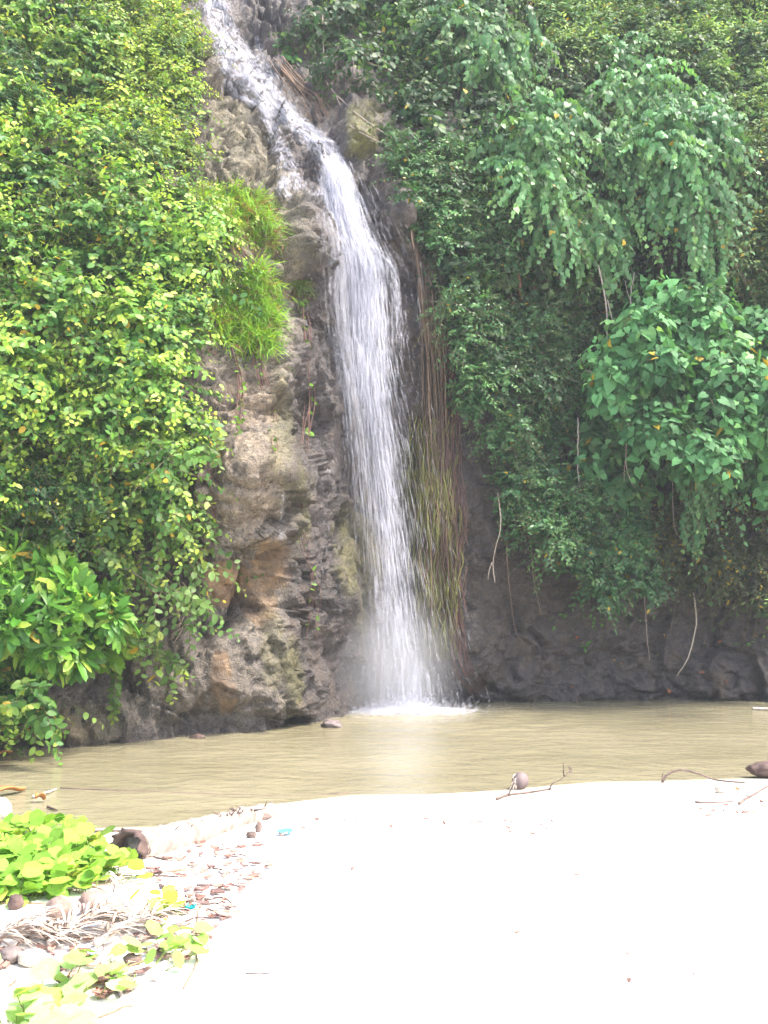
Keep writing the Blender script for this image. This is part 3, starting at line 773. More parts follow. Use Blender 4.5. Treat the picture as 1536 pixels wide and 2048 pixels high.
def shoots(sp, P0_, D0, N0, rg, lm, sm, Lm=1.0, K=None, tone=1.0, droop=None, size=1.0):
    """leafy shoots from points P0_ heading D0; N0 is the way the foliage faces"""
    n = len(P0_)
    if n == 0: return
    K = K or sp['K']; L = rg.uniform(*sp['L'], n) * Lm
    g = (sp['droop'] if droop is None else droop)
    if sp.get('whorl'):
        t = np.linspace(0.75, 1.0, K)[None, :, None]
    else:
        t = np.linspace(0.12, 1.0, K)[None, :, None]
    D0 = nrm(D0); Ld = L[:, None, None]
    sidew = nrm(np.cross(D0, np.array([0, 0, 1.0]) + 0 * D0)); wv = rg.normal(size=(n, 1, 1)) * 0.12
    down = np.array([0, 0, -1.0])
    pt = P0_[:, None] + D0[:, None] * Ld * t + down * Ld * g * t ** 2 + sidew[:, None] * Ld * wv * np.sin(t * 3)
    tg = nrm(D0[:, None] + down * 2 * g * t + 0 * pt)
    up = nrm(N0 + np.array([0, 0, 1.0]) * sp['up'] * 2)[:, None] + 0 * pt
    side = nrm(np.cross(tg, up))
    if sp.get('whorl'):
        an = (np.arange(K) * 2.4)[None, :, None] + rg.uniform(0, 6.28, (n, 1, 1))
        up2 = np.cross(side, tg)
        ax = tg * rg.uniform(.15, .5, (n, K, 1)) + np.cos(an) * side + np.sin(an) * up2 + rg.normal(size=(n, K, 3)) * .1
        nm = tg * 1.0 - (np.cos(an) * side + np.sin(an) * up2) * 0.4 + np.array([0, 0, .6])
    else:
        sg = np.where(np.arange(K) % 2 == 0, 1, -1)[None, :, None] * 1.0
        ax = tg * sp['ca'] + side * sg * sp['sa'] + down * sp['ld'] + rg.normal(size=(n, K, 3)) * .28
        nm = up + rg.normal(size=(n, K, 3)) * .35
    base = pt.copy()
    if sp.get('petiole'):
        base = pt + nrm(ax + up * .9) * sp['petiole'] * rg.uniform(.5, 1.3, (n, K, 1))
    tt = np.linspace(0, 1, K)[None, :] * np.ones((n, 1))
    s_ = rg.uniform(*sp['size'], (n, K)) * size * rg.uniform(.8, 1.15, (n, 1)) * (np.where(tt > .75, 1.0 - (tt - .75) * 1.6, 1.0) if not sp.get('whorl') else 1)
    age = np.clip(rg.normal(.45 + sp.get('age', 0), .28, (n, 1)) + rg.normal(0, .15, (n, K)) + (tt - .5) * .3, 0, 1)
    C = np.array(sp['old']) + (np.array(sp['mid']) - np.array(sp['old'])) * age[..., None]
    yg = np.clip((tt - .55) / .45, 0, 1) * (rg.random((n, 1)) < sp['yp']) * rg.uniform(.3, 1, (n, 1))
    C = C + (np.array(sp['young']) - C) * yg[..., None]
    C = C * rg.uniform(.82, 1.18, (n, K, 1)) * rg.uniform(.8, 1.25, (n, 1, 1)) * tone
    ym = rg.random((n, K)) < sp['yellow']
    C[ym] = np.array((.42, .30, .03)) * rg.uniform(.7, 1.1, (ym.sum(), 1))
    keep = (rg.random((n, K)) > .06)
    f = lambda a_: a_.reshape(-1, a_.shape[-1])[keep.ravel()]
    put_leaves(lm, sp['t'], f(base), f(ax), f(nm), s_.ravel()[keep.ravel()], f(C))
    ts = np.linspace(0, 1, 5)[None, :, None]
    sp_ = P0_[:, None] + D0[:, None] * Ld * ts + down * Ld * g * ts ** 2 + sidew[:, None] * Ld * wv * np.sin(ts * 3)
    put_stems(sm, sp_, 0.005, 0.002, (.13, .10, .05))
    if sp.get('petiole'):
        put_stems(sm, np.stack([pt, base], 2).reshape(-1, 2, 3), 0.003, 0.002, (.10, .13, .05))

def plant(name, label, cat, spec, poly, spacing, rpx, off, dens=1.0, seed=0, holes=(), group=None, strands=(), tone=1.0, depth=.6, size=1.0, trunk=None, Lm=1.0, minY=None):
    rg = np.random.default_rng(seed)
    sp = SPEC[spec]
    poly = [tuple(p_) for p_ in poly]
    xs_ = [p_[0] for p_ in poly]; ys_ = [p_[1] for p_ in poly]
    lm, sm = MB(), MB()
    cents = []
    for gy in np.arange(min(ys_), max(ys_) + 1, spacing):
        for gx_ in np.arange(min(xs_), max(xs_) + 1, spacing):
            x = gx_ + rg.uniform(-.5, .5) * spacing; y = gy + rg.uniform(-.5, .5) * spacing
            if not in_poly(poly, x, y): continue
            if any(((x - h0) / h2) ** 2 + ((y - h1) / h3) ** 2 < 1 for h0, h1, h2, h3 in holes): continue
            cents.append((x, y))
    for x, y in cents:
        if rg.random() < .08: continue
        r_ = rg.uniform(rpx[0] * .75, rpx[1] * 1.22)
        o_ = off(x, y) if callable(off) else off
        hp = hit(x, y)
        Y = hp[1] - o_ * rg.uniform(.35, 1.4)
        c_ = at(x, y, Y); R = r_ / F * Y
        Rv = np.array([R, R * depth, R * .9])
        n = max(3, int(dens * 26 * R * R / np.mean(sp['L']) / (np.mean(sp['size']) * 1.0) * .80))
        u = nrm(rg.normal(size=(n * 3, 3))); u = u[u[:, 1] < .3][:n]
        lump = 0.75 + 0.6 * perlin(u * 2.2 + c_, seed + 5)[:, None]
        rad = rg.uniform(.35, .95, (len(u), 1)) * lump
        N0 = nrm(u / Rv)
        D0 = nrm(N0 * .7 + rg.normal(size=u.shape) * .45 + np.array([0, -.15, sp['up']]))
        Lr = np.mean(sp['L']); spc = dict(sp); sh_ = rg.normal() * .24; spc['age'] = sh_; spc['yp'] = float(np.clip(sp['yp'] + sh_ * .9, 0, 1))
        shoots(spc, c_ + u * Rv * rad - D0 * min(R * .4, Lr * .5), D0, N0, rg, lm, sm, Lm=Lm * rg.uniform(.75, 1.5), tone=tone * (1 + .5 * sh_), size=size * rg.uniform(.85, 1.2))
    for (x0, y0, x1, y1, n, o_) in strands:          # hanging strands: from-to in the picture, how many, metres out from the rock
        for _ in range(n):
            xa = x0 + rg.uniform(-14, 14); ya = y0 + rg.uniform(-25, 25)
            Y = hit(xa, ya)[1] - o_ + rg.uniform(-.2, .2)
            a_, b_ = at(xa, ya, Y), at(x1 + rg.uniform(-9, 9), y1 + rg.uniform(-30, 12), Y - .05)
            ln = np.linalg.norm(b_ - a_)
            K_ = max(6, int(ln / .05))
            d_ = (b_ - a_)[None]
            spx = dict(sp); spx['L'] = (ln, ln); spx['yellow'] = sp['yellow'] * .5
            shoots(spx, a_[None], d_, np.array([[rg.uniform(-.4, .3), -1, .1]]), rg, lm, sm, K=K_, droop=0.0, tone=tone * rg.uniform(.9, 1.25), size=size * .95)
    V = np.concatenate(lm.V); root = empty(name, (V[:, 0].mean(), V[:, 1].max(), V[:, 2].min()))
    tag(root, label, cat, group)
    lm.build('foliage', sp['mat'], root)
    if trunk:
        for path, r0 in trunk:
            pts = smooth_path([hit(a_, b_, o_) for a_, b_, o_ in path], 14)
            sm.tube(pts, np.linspace(r0, r0 * .6, 14), 6, (.14, .075, .045), wob=.08)
    sm.build('stems', M_STEM, root)
    return root

# ---- left: the sunlit thicket, in its five masses
G1 = 'shrubs covering the left cliff'
LT = 1.3
plant('leafy_shrub', 'upper left shrub with deep dark hollow between its leafy clumps, at the top left corner', 'shrub', 'vine_oval', [(-90, -90), (210, -90), (240, 120), (205, 260), (-90, 250)], 52, (34, 54), .55, 1.0, 101, [(130, 205, 50, 26), (20, 130, 36, 30), (60, 255, 40, 20)], G1, tone=1.08)
plant('climbing_vine', 'fine yellow-green climber lining the left edge of the upper falls', 'climber', 'vine_fine', [(215, -90), (365, -80), (392, 110), (378, 250), (402, 340), (250, 390), (200, 260)], 42, (26, 44), .4, 1.1, 102, [(240, 200, 22, 16)], G1, tone=LT)
plant('leafy_shrub', 'broad yellow-green shrub mass in the middle of the left cliff, above the big-leaved vine', 'shrub', 'vine_oval', [(-90, 250), (205, 270), (250, 390), (395, 370), (420, 500), (400, 640), (200, 560), (-90, 560)], 52, (34, 56), .55, 1.1, 103, [(60, 610, 40, 24), (240, 600, 30, 16), (120, 330, 40, 18)], G1, tone=1.3)
plant('leafy_vine', 'big-leaved vine with a few orange old leaves, left of the hanging grass', 'vine', 'vine_oval', [(-90, 570), (200, 570), (370, 650), (392, 730), (368, 830), (370, 900), (250, 910), (-90, 860)], 54, (36, 58), .65, 1.0, 104, [(110, 690, 36, 24), (30, 790, 34, 20), (200, 760, 30, 18)], G1, size=1.05, tone=LT)
plant('leafy_vine', 'round-leaved green vine overhanging the left rock above the leaf rosettes', 'vine', 'vine_oval', [(-90, 870), (250, 915), (365, 900), (365, 1000), (335, 1060), (300, 1090), (200, 1090), (-90, 1090)], 52, (34, 54), .65, .95, 105, [(90, 1000, 40, 20), (230, 990, 36, 18)], G1, size=1.05, tone=1.12)
plant('leafy_shrub', 'dark feathery-leaved bush in the hollow at the far upper left', 'shrub', 'pinnate', [(-60, 110), (70, 110), (90, 190), (30, 230), (-60, 220)], 40, (24, 36), .75, 1.0, 121, (), G1)
plant('leafy_shrub', 'feathery blue-green bush between the pale climber and the middle shrub mass', 'shrub', 'pinnate', [(200, 260), (300, 250), (330, 330), (260, 370), (190, 330)], 38, (22, 34), .7, 1.0, 122, (), G1, tone=1.15)
plant('leafy_shrub', 'small feathery bush low in the left thicket, above the leaf rosettes', 'shrub', 'pinnate', [(90, 930), (180, 940), (170, 1000), (80, 1010)], 36, (20, 30), .85, .9, 123, (), G1, tone=.9)
def spray(label, a, b, n, seed, off, name='leafy_branch', spec='spray', spread=22):
    rg = np.random.default_rng(seed); sp = SPEC[spec]; lm, sm = MB(), MB()
    pa = hit(*a)[1] - off; pb = min(hit(*b)[1] - .12, pa + .25)
    A_, B_ = at(*a, pa), at(*b, pb)
    path = smooth_path([A_, (A_ + B_) / 2 + np.array([0, -.05, .07]), B_], 16)
    sm.tube(path, np.linspace(.011, .004, 16), 5, (.16, .13, .07))
    d_ = nrm(B_ - A_); k = rg.uniform(.1, .98, n)
    q_ = np.stack([np.interp(k, np.linspace(0, 1, 16), path[:, i]) for i in range(3)], 1) + rg.normal(size=(n, 3)) * spread / F * 10
    D0 = nrm(d_ * .9 + rg.normal(size=(n, 3)) * .42)
    shoots(sp, q_, D0, nrm(np.array([.2, -.8, .5]) + rg.normal(size=(n, 3)) * .3), rg, lm, sm, Lm=.42, K=9)
    root = empty(name, A_); tag(root, label, 'branch', 'leafy branches reaching over the left rock')
    lm.build('foliage', sp['mat'], root); sm.build('stems', M_STEM, root)
spray('long leafy branch slanting down to the right across the ochre rock hollow', (150, 1090), (398, 1236), 46, 111, .75)
spray('short leafy branch with yellow tips jutting over the top of the ochre hollow', (270, 1040), (398, 1112), 26, 112, .6)
spray('drooping leafy branch beside the dark rock, below the long slanting one', (200, 1190), (322, 1330), 26, 113, .7)
spray('leafy branch tip in front of the grey bulging rock', (310, 960), (405, 1045), 22, 114, .4)
spray('leafy sprig at the rock edge left of the red trailing stems', (340, 800), (418, 905), 22, 115, .3)
plant('broadleaf_shrub', 'bright green shrub with rosettes of long oblong leaves at the left edge', 'shrub', 'rosette', [(-90, 1080), (30, 1110), (120, 1160), (215, 1215), (258, 1275), (215, 1340), (110, 1310), (-90, 1330)], 40, (28, 42), .95, .95, 106, (), None, depth=.7)
plant('leafy_shrub', 'small round-leaved shrub drooping over the water at the lower left', 'shrub', 'vine_oval', [(-90, 1330), (70, 1340), (110, 1380), (60, 1430), (-90, 1470)], 46, (26, 38), .8, .9, 107, (), G1, size=1.15, strands=[(30, 1380, 50, 1440, 3, .8)])
rg = np.random.default_rng(120); lm, sm = MB(), MB(); sp = dict(SPEC['spray'])
a_, b_ = hit(236, 1330, .5), None
b_ = at(228, 1440, a_[1]); sp['L'] = (np.linalg.norm(b_ - a_),) * 2
shoots(sp, np.repeat(a_[None], 3, 0) + rg.normal(size=(3, 3)) * .02, np.repeat((b_ - a_)[None], 3, 0), np.array([[0, -1, .2]] * 3), rg, lm, sm, K=15, droop=0)
root = empty('hanging_sprig', a_); tag(root, 'single leafy sprig hanging straight down in front of the dark rock near the water', 'sprig'); lm.build('foliage', M_LEAF, root); sm.build('stems', M_STEM, root)

# ---- grass on the ledges
def grass(label, poly, n, ln, seed, dirn=(.25, -.6, .3), cols=((.12, .28, .025), (.27, .46, .04)), dry=.25, name='grass_tuft'):
    rg = np.random.default_rng(seed); lm = MB(); xs_ = [p_[0] for p_ in poly]; ys_ = [p_[1] for p_ in poly]
    P, A, N, S, C = [], [], [], [], []
    while len(P) < n:
        x, y = rg.uniform(min(xs_), max(xs_)), rg.uniform(min(ys_), max(ys_))
        if not in_poly(poly, x, y): continue
        h_ = hit(x, y, -.02); tuft = rg.integers(4, 10)
        dt = np.array(dirn) + rg.normal(size=3) * .3
        f_ = (y - min(ys_)) / (max(ys_) - min(ys_))
        for _ in range(tuft):
            d_ = dt + rg.normal(size=3) * .4
            P.append(h_ + rg.normal(size=3) * .02); A.append(d_); N.append(np.array([0, -.5, 1.0]) + rg.normal(size=3) * .4); S.append(rg.uniform(*ln))
            c_ = np.array(cols[0]) + (np.array(cols[1]) - np.array(cols[0])) * rg.random()
            if rg.random() < dry * (.3 + 1.4 * f_): c_ = np.array((.26, .13, .07)) * rg.uniform(.5, 1.2)
            C.append(c_)
    put_leaves(lm, T_BLADE, np.array(P), np.array(A), np.array(N), np.array(S), np.array(C))
    # short leaves along the blades: bamboo-like grass
    P, A = np.array(P), nrm(np.array(A)); S = np.array(S); C = np.array(C)
    for t in (.35, .6, .8):
        put_leaves(lm, T_BLADE, P + A * (S * t)[:, None] - np.array([0, 0, .38]) * (S * t * t)[:, None], A + rg.normal(size=A.shape) * .7, np.array([0, -.4, 1]) + rg.normal(size=A.shape) * .4, S * .42, C * rg.uniform(.9, 1.25, (len(C), 1)))
    V = np.concatenate(lm.V); root = empty(name, (V[:, 0].mean(), V[:, 1].max(), V[:, 2].min()))
    tag(root, label, 'grass', 'grass tufts on the rock ledges'); lm.build('blades', M_LEAF, root)
grass('upper tuft of bright grass on the ledge left of the overhanging boulder', [(385, 395), (470, 385), (520, 395), (548, 440), (545, 500), (470, 490), (400, 500), (370, 450)], 1700, (.16, .3), 131)
grass('lower, thicker curtain of bright green grass hanging below the ledge', [(410, 590), (470, 570), (520, 530), (545, 600), (548, 690), (500, 700), (430, 680), (400, 640)], 2400, (.18, .36), 132, dry=.12)
grass('small pale grass tuft under the overhanging boulder', [(575, 562), (612, 560), (615, 600), (580, 605)], 260, (.12, .22), 133, cols=((.14, .22, .08), (.24, .34, .10)))
plant('climbing_vine', 'yellowing tangled climber with reddish stems between the shrub and the upper grass', 'climber', 'vine_fine', [(365, 380), (430, 380), (470, 430), (450, 560), (420, 640), (390, 600), (380, 480)], 34, (18, 30), .15, .75, 108, (), G1, tone=1.05, size=.8)
def trail(label, pts, n, r, seed, leafy=6, wander=10, name='trailing_stem', cat='stem', group='red stems trailing down the left rock', off=.05, col=(.12, .058, .042)):
    rg = np.random.default_rng(seed); sm, lm = MB(), MB()
    for _ in range(n):
        ps = [hit(a_ + rg.normal() * wander * .5, b_ + rg.normal() * wander * .4, off) for a_, b_ in pts]
        P_ = smooth_path(ps, 22); P_ += np.cumsum(rg.normal(size=P_.shape) * .006, 0)
        sm.tube(P_, np.linspace(r, r * .6, 22), 4, np.array(col) * rg.uniform(.7, 1.4))
        if leafy:
            k = rg.integers(0, 22, leafy)
            put_leaves(lm, T_SMALL, P_[k], rg.normal(size=(leafy, 3)) + np.array([.2, -.6, -.3]), np.array([0, -1, .5]) + rg.normal(size=(leafy, 3)) * .4, rg.uniform(.05, .09, leafy), np.array([(.12, .24, .03)] * leafy) * rg.uniform(.6, 1.5, (leafy, 1)))
    root = empty(name, hit(*pts[0])); tag(root, label, cat, group); sm.build('stems', M_STEM, root)
    if leafy: lm.build('leaves', M_LEAF, root)
trail('red stems trailing below the left end of the lower grass', [(470, 690), (478, 760), (482, 830), (474, 860)], 6, .006, 141)
trail('thick bunch of red stems trailing from the middle of the lower grass', [(512, 690), (530, 760), (548, 830), (556, 900)], 7, .006, 142)
trail('red stems trailing from under the boulder past the small pale grass tuft', [(604, 590), (612, 680), (622, 790), (608, 900)], 6, .006, 143, 9)
trail('short red stems hanging from the upper grass tuft', [(470, 480), (500, 520), (540, 560), (545, 610)], 6, .005, 144)
trail('thin red stems hanging against the rock at the edge of the left vine', [(425, 880), (430, 960), (432, 1060), (425, 1100)], 4, .005, 145, 2)
trail('thin red stems beside the falling water, low on the dark rock', [(600, 1010), (612, 1090), (626, 1170), (622, 1290)], 4, .005, 146, 3)
trail('brown dry twigs sagging under the left vine, over the ochre hollow', [(280, 1110), (330, 1170), (370, 1225), (345, 1260)], 9, .005, 147, 0, 30, 'dry_twigs', 'twigs', None, .25, (.24, .19, .13))
trail('thin brown twig looping down the rock under the ochre hollow', [(300, 1150), (400, 1210), (417, 1270), (410, 1320)], 2, .004, 148, 0, 4, 'dry_twigs', 'twigs', None, .12, (.24, .17, .11))
# ---- right: overhanging jungle wall
G2 = 'shrubs and vines covering the right cliff'
u_ = plant('undergrowth', 'dark undergrowth showing in the gaps between the vines of the right cliff', None, 'dark_shrub', [(590, -90), (1640, -90), (1640, 1010), (1330, 970), (1200, 990), (1080, 800), (950, 700), (900, 560), (840, 320), (840, 240), (760, 170), (690, 110), (600, 40)], 60, (40, 60), .08, .85, 230, [(1330, 490, 85, 80), (1240, 930, 50, 50), (1180, 760, 30, 40)], tone=.6)  # tone dims these leaves, painting deeper shade into the gaps
tag(u_, kind='stuff')
plant('leafy_shrub', 'dark shaded shrub with bright leaf tips overhanging the upper falls from the right', 'shrub', 'dark_shrub', [(650, -90), (900, -90), (905, 60), (880, 190), (860, 280), (790, 230), (745, 150), (690, 100), (620, 40)], 46, (32, 50), .6, .95, 201, [(800, 170, 50, 30)], G2, tone=.85)
plant('hanging_vine', 'blue-green heart-leaved vine hanging as a curtain at the top centre right', 'vine', 'heart_vine', [(870, -90), (1080, -90), (1075, 60), (1040, 150), (950, 150), (890, 60)], 46, (30, 46), .9, .8, 202, [(1020, 50, 26, 26)], G2, strands=[(930, 60, 905, 170, 4, 1.0), (1000, 90, 1000, 225, 9, 1.1), (1035, 90, 1048, 210, 8, 1.1), (960, 80, 960, 160, 5, 1.0), (890, 0, 880, 130, 4, .9), (1065, 20, 1075, 110, 4, 1.0)])
plant('hillside_shrub', 'hazy olive-green shrubs on the slope at the top right corner', 'shrub', 'olive_fine', [(1080, -90), (1640, -90), (1640, 330), (1470, 240), (1350, 150), (1250, 70), (1150, 130), (1080, 110)], 52, (36, 54), .45, 1.1, 203, (), G2, tone=1.5)
plant('draped_vine', 'pointed heap of pale vine leaves draped over a bush at the upper right', 'vine', 'heart_vine', [(1185, 150), (1240, 80), (1290, 110), (1345, 190), (1320, 240), (1240, 255), (1180, 220)], 40, (24, 38), 1.3, 1.0, 204, (), G2, tone=1.3, size=.85)
plant('draped_vine', 'heart-leaved vine spreading over the middle of the right wall with drooping strands', 'vine', 'heart_vine', [(990, 235), (1060, 190), (1170, 190), (1230, 260), (1240, 400), (1250, 490), (1180, 510), (1100, 460), (1060, 410), (1000, 340)], 44, (28, 46), 1.15, .95, 205, [(1215, 250, 20, 30)], G2,
      strands=[(1110, 430, 1117, 560, 5, 1.3), (1150, 440, 1160, 540, 4, 1.3), (1200, 450, 1215, 575, 7, 1.3), (1180, 440, 1190, 530, 4, 1.3), (1240, 420, 1255, 540, 5, 1.4), (1090, 430, 1085, 500, 3, 1.2)], tone=1.15)
plant('draped_vine', 'tall mound of pale vine leaves with one long hanging tail at the right', 'vine', 'heart_vine', [(1225, 265), (1300, 200), (1420, 210), (1450, 330), (1440, 430), (1370, 420), (1320, 370), (1270, 380), (1230, 330)], 44, (28, 46), 1.7, 1.0, 206, (), G2,
      strands=[(1385, 400, 1390, 545, 6, 1.8), (1400, 420, 1412, 560, 6, 1.8), (1420, 430, 1432, 600, 8, 1.8), (1360, 400, 1350, 450, 4, 1.7), (1300, 370, 1310, 430, 4, 1.6), (1440, 380, 1460, 480, 5, 1.8)], tone=1.35)
plant('hanging_vine', 'green small-leaved vine filling the right edge beside the long hanging tail', 'vine', 'olive_fine', [(1450, 245), (1640, 260), (1640, 660), (1520, 620), (1460, 560), (1448, 400)], 50, (32, 48), 1.1, .95, 207, (), G2, strands=[(1470, 480, 1475, 590, 5, 1.2), (1510, 560, 1500, 640, 4, 1.1)], tone=.85)
plant('creeping_fig', 'dense small-leaved creeper on the rock edge right of the falls, its left rim yellow-green', 'creeper', 'small_leaf', [(778, 310), (860, 270), (985, 255), (1050, 400), (1095, 500), (1010, 560), (905, 560), (850, 460), (808, 390)], 40, (26, 40), .3, 1.05, 208, (), G2, tone=1.15)
plant('creeping_fig', 'dark small-leaved creeper bulging over the rock right of the brown hanging roots', 'creeper', 'small_leaf', [(885, 580), (1000, 575), (1090, 640), (1190, 700), (1195, 760), (1160, 840), (1080, 830), (970, 850), (920, 790), (905, 690)], 44, (28, 44), .5, 1.0, 209, [(1120, 600, 40, 30)], G2, tone=1.05)
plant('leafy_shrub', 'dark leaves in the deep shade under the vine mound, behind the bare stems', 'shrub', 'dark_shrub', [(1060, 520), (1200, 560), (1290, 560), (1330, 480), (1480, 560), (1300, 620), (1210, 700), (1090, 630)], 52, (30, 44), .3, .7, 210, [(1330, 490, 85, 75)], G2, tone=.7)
plant('creeping_fig', 'small-leaved creeper hanging clear of the rock, left of the big-leaved shade vine', 'creeper', 'small_leaf', [(960, 865), (1080, 840), (1165, 850), (1185, 950), (1150, 1040), (1080, 1010), (1020, 1040), (1000, 990), (975, 940)], 44, (26, 42), .75, .85, 211, [(1130, 900, 26, 20)], G2, tone=1.05)
plant('leafy_shrub', 'lowest dark green shrub hanging over the bare rock wall at the right', 'shrub', 'small_leaf', [(1010, 1030), (1080, 1020), (1180, 1000), (1290, 1050), (1320, 1120), (1270, 1190), (1200, 1215), (1130, 1170), (1070, 1090)], 44, (26, 42), .85, .9, 212, (), G2, tone=1.0, size=1.1)
plant('big_leaf_shrub', 'large shrub of broad pale heart-shaped leaves at the right edge', 'shrub', 'big_heart', [(1215, 690), (1250, 665), (1280, 600), (1340, 585), (1430, 625), (1530, 640), (1640, 660), (1640, 1000), (1540, 990), (1450, 930), (1330, 915), (1250, 850), (1215, 780)], 50, (34, 54), 1.9, 1.2, 213, (), G2, depth=.8, tone=1.22)
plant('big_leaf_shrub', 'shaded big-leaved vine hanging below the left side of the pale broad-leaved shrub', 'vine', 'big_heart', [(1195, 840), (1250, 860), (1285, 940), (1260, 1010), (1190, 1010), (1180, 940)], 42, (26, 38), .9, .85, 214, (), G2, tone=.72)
plant('dry_shrub', 'dull brownish thicket in the shade under the broad-leaved shrub', 'shrub', 'brownish', [(1290, 1010), (1400, 960), (1640, 1000), (1640, 1170), (1420, 1180), (1320, 1140)], 46, (30, 44), .5, .95, 215, (), G2)
plant('hanging_vine', 'tapering strand of small heart leaves dangling below the broad-leaved shrub', 'vine', 'heart_vine', [(1360, 930), (1430, 930), (1420, 990), (1370, 990)], 34, (22, 30), 1.5, .8, 216, (), G2, strands=[(1390, 960, 1398, 1105, 10, 1.5), (1420, 950, 1425, 1040, 5, 1.5), (1370, 950, 1372, 1020, 4, 1.5), (1300, 970, 1290, 1030, 4, 1.0)], size=.85)
plant('leafy_shrub', 'small pale shrub poking in at the right edge above the waterline', 'shrub', 'olive_fine', [(1490, 1195), (1560, 1170), (1640, 1180), (1640, 1240), (1510, 1240)], 34, (18, 28), .5, .5, 217, (), G2)
plant('leafy_shrub', 'small bright sapling rooted at the top of the brown slanting roots', 'shrub', 'dark_shrub', [(545, 95), (580, 90), (590, 120), (550, 125)], 20, (12, 18), .15, .8, 218, (), G2, tone=1.9, Lm=.5)
plant('leafy_shrub', 'ferny undergrowth in the shade above the bare rock right of the falls', 'shrub', 'dark_shrub', [(560, 40), (640, 30), (720, 120), (800, 240), (850, 300), (800, 290), (740, 200), (690, 165), (600, 120)], 40, (18, 28), .12, .45, 219, [(690, 215, 60, 30)], G2, tone=.7, size=.7)
for k, (x, y, lab) in enumerate(((1170, 1293, 'little star-shaped green plant low on the bare right rock'), (1128, 1236, 'small leafy seedling on the rock, up and left of the star-shaped plant'), (1190, 1240, 'small sparse seedling on the rock, up and right of the star-shaped plant'), (497, 1152, 'tiny green seedling in the ochre rock hollow'), (1505, 1290, 'tiny seedling on the dark rock near the right edge'))):
    rg = np.random.default_rng(300 + k); lm, sm = MB(), MB(); h_ = hit(x, y, .03); n = 9 if k < 3 else 5
    sz = .13 if k == 0 else .08
    d_ = rg.normal(size=(n, 3)) + np.array([0, -.5, .1]); jit = rg.normal(size=(n, 3)) * np.array([.09, .02, .05]) * (0 if k == 0 else 1)
    put_leaves(lm, T_OBL if k == 0 else T_OVAL, h_ + jit, d_, np.array([0, -.8, .8]) + rg.normal(size=(n, 3)) * .3, rg.uniform(sz * .7, sz, n), np.array([(.09, .21, .04)] * n) * rg.uniform(.7, 1.4, (n, 1)))
    for j in range(n): sm.tube([h_ + np.array([0, .05, -.03]), h_ + jit[j]], [.004, .003], 4, (.1, .12, .04))
    root = empty('seedling', h_); tag(root, lab, 'seedling', 'seedlings on the rock'); lm.build('leaves', M_LEAF, root); sm.build('stems', M_STEM, root)

# ---- roots and lianas
G3 = 'brown aerial roots right of the falls'
rg = np.random.default_rng(400)
TOPS = [(822, 455), (826, 470), (832, 490), (838, 500), (848, 520), (856, 545), (868, 575), (880, 600), (888, 640), (895, 660), (900, 690), (905, 720), (908, 745)]
labs = ['long pale brown root from the boulder edge, the brightest of the root curtain', 'brown root hanging against the wet rock right of the falls']
for k in range(58):
    u = k / 57
    i0 = min(int(u * (len(TOPS) - 1)), len(TOPS) - 2)
    x0, y0 = np.array(TOPS[i0]) + rg.uniform(0, 1) * (np.array(TOPS[i0 + 1]) - np.array(TOPS[i0]))
    xe = np.interp(u, [0, .5, 1], [858, 905, 928]) + rg.normal() * 8; ye = rg.uniform(1000, 1370) if k > 5 else rg.uniform(780, 1050)
    xm = np.interp(u, [0, 1], [852, 912]) + rg.normal() * 5
    pts = [(x0, y0), (x0 + (xm - x0) * .55 + rg.normal() * 2, y0 + (ye - y0) * .25), (xm, y0 + (ye - y0) * .5), ((xm + xe) / 2 + rg.normal() * 3, y0 + (ye - y0) * .75), (xe, ye)]
    mb = MB(); P_ = smooth_path([hit(a_, b_, .06 + .10 * rg.random()) for a_, b_ in pts], 30)
    P_ += np.cumsum(rg.normal(size=P_.shape) * .0085, 0) * np.array([1, .4, 0])
    r_ = rg.uniform(.005, .011) if k % 7 else .017
    c_ = np.array((.16, .105, .066)) * rg.uniform(.4, 1.15) if k < 32 else np.array((.095, .047, .036)) * rg.uniform(.5, 1.4)
    if k == 3: c_ = np.array((.34, .25, .17))
    mb.tube(P_, np.linspace(r_, r_ * .6, 30), 5, c_)
    o = mb.build('aerial_root', M_STEM)
    tag(o, labs[0] if k == 3 else ('reddish brown root in the dense right edge of the root curtain' if k >= 32 else labs[1]), 'root', G3)
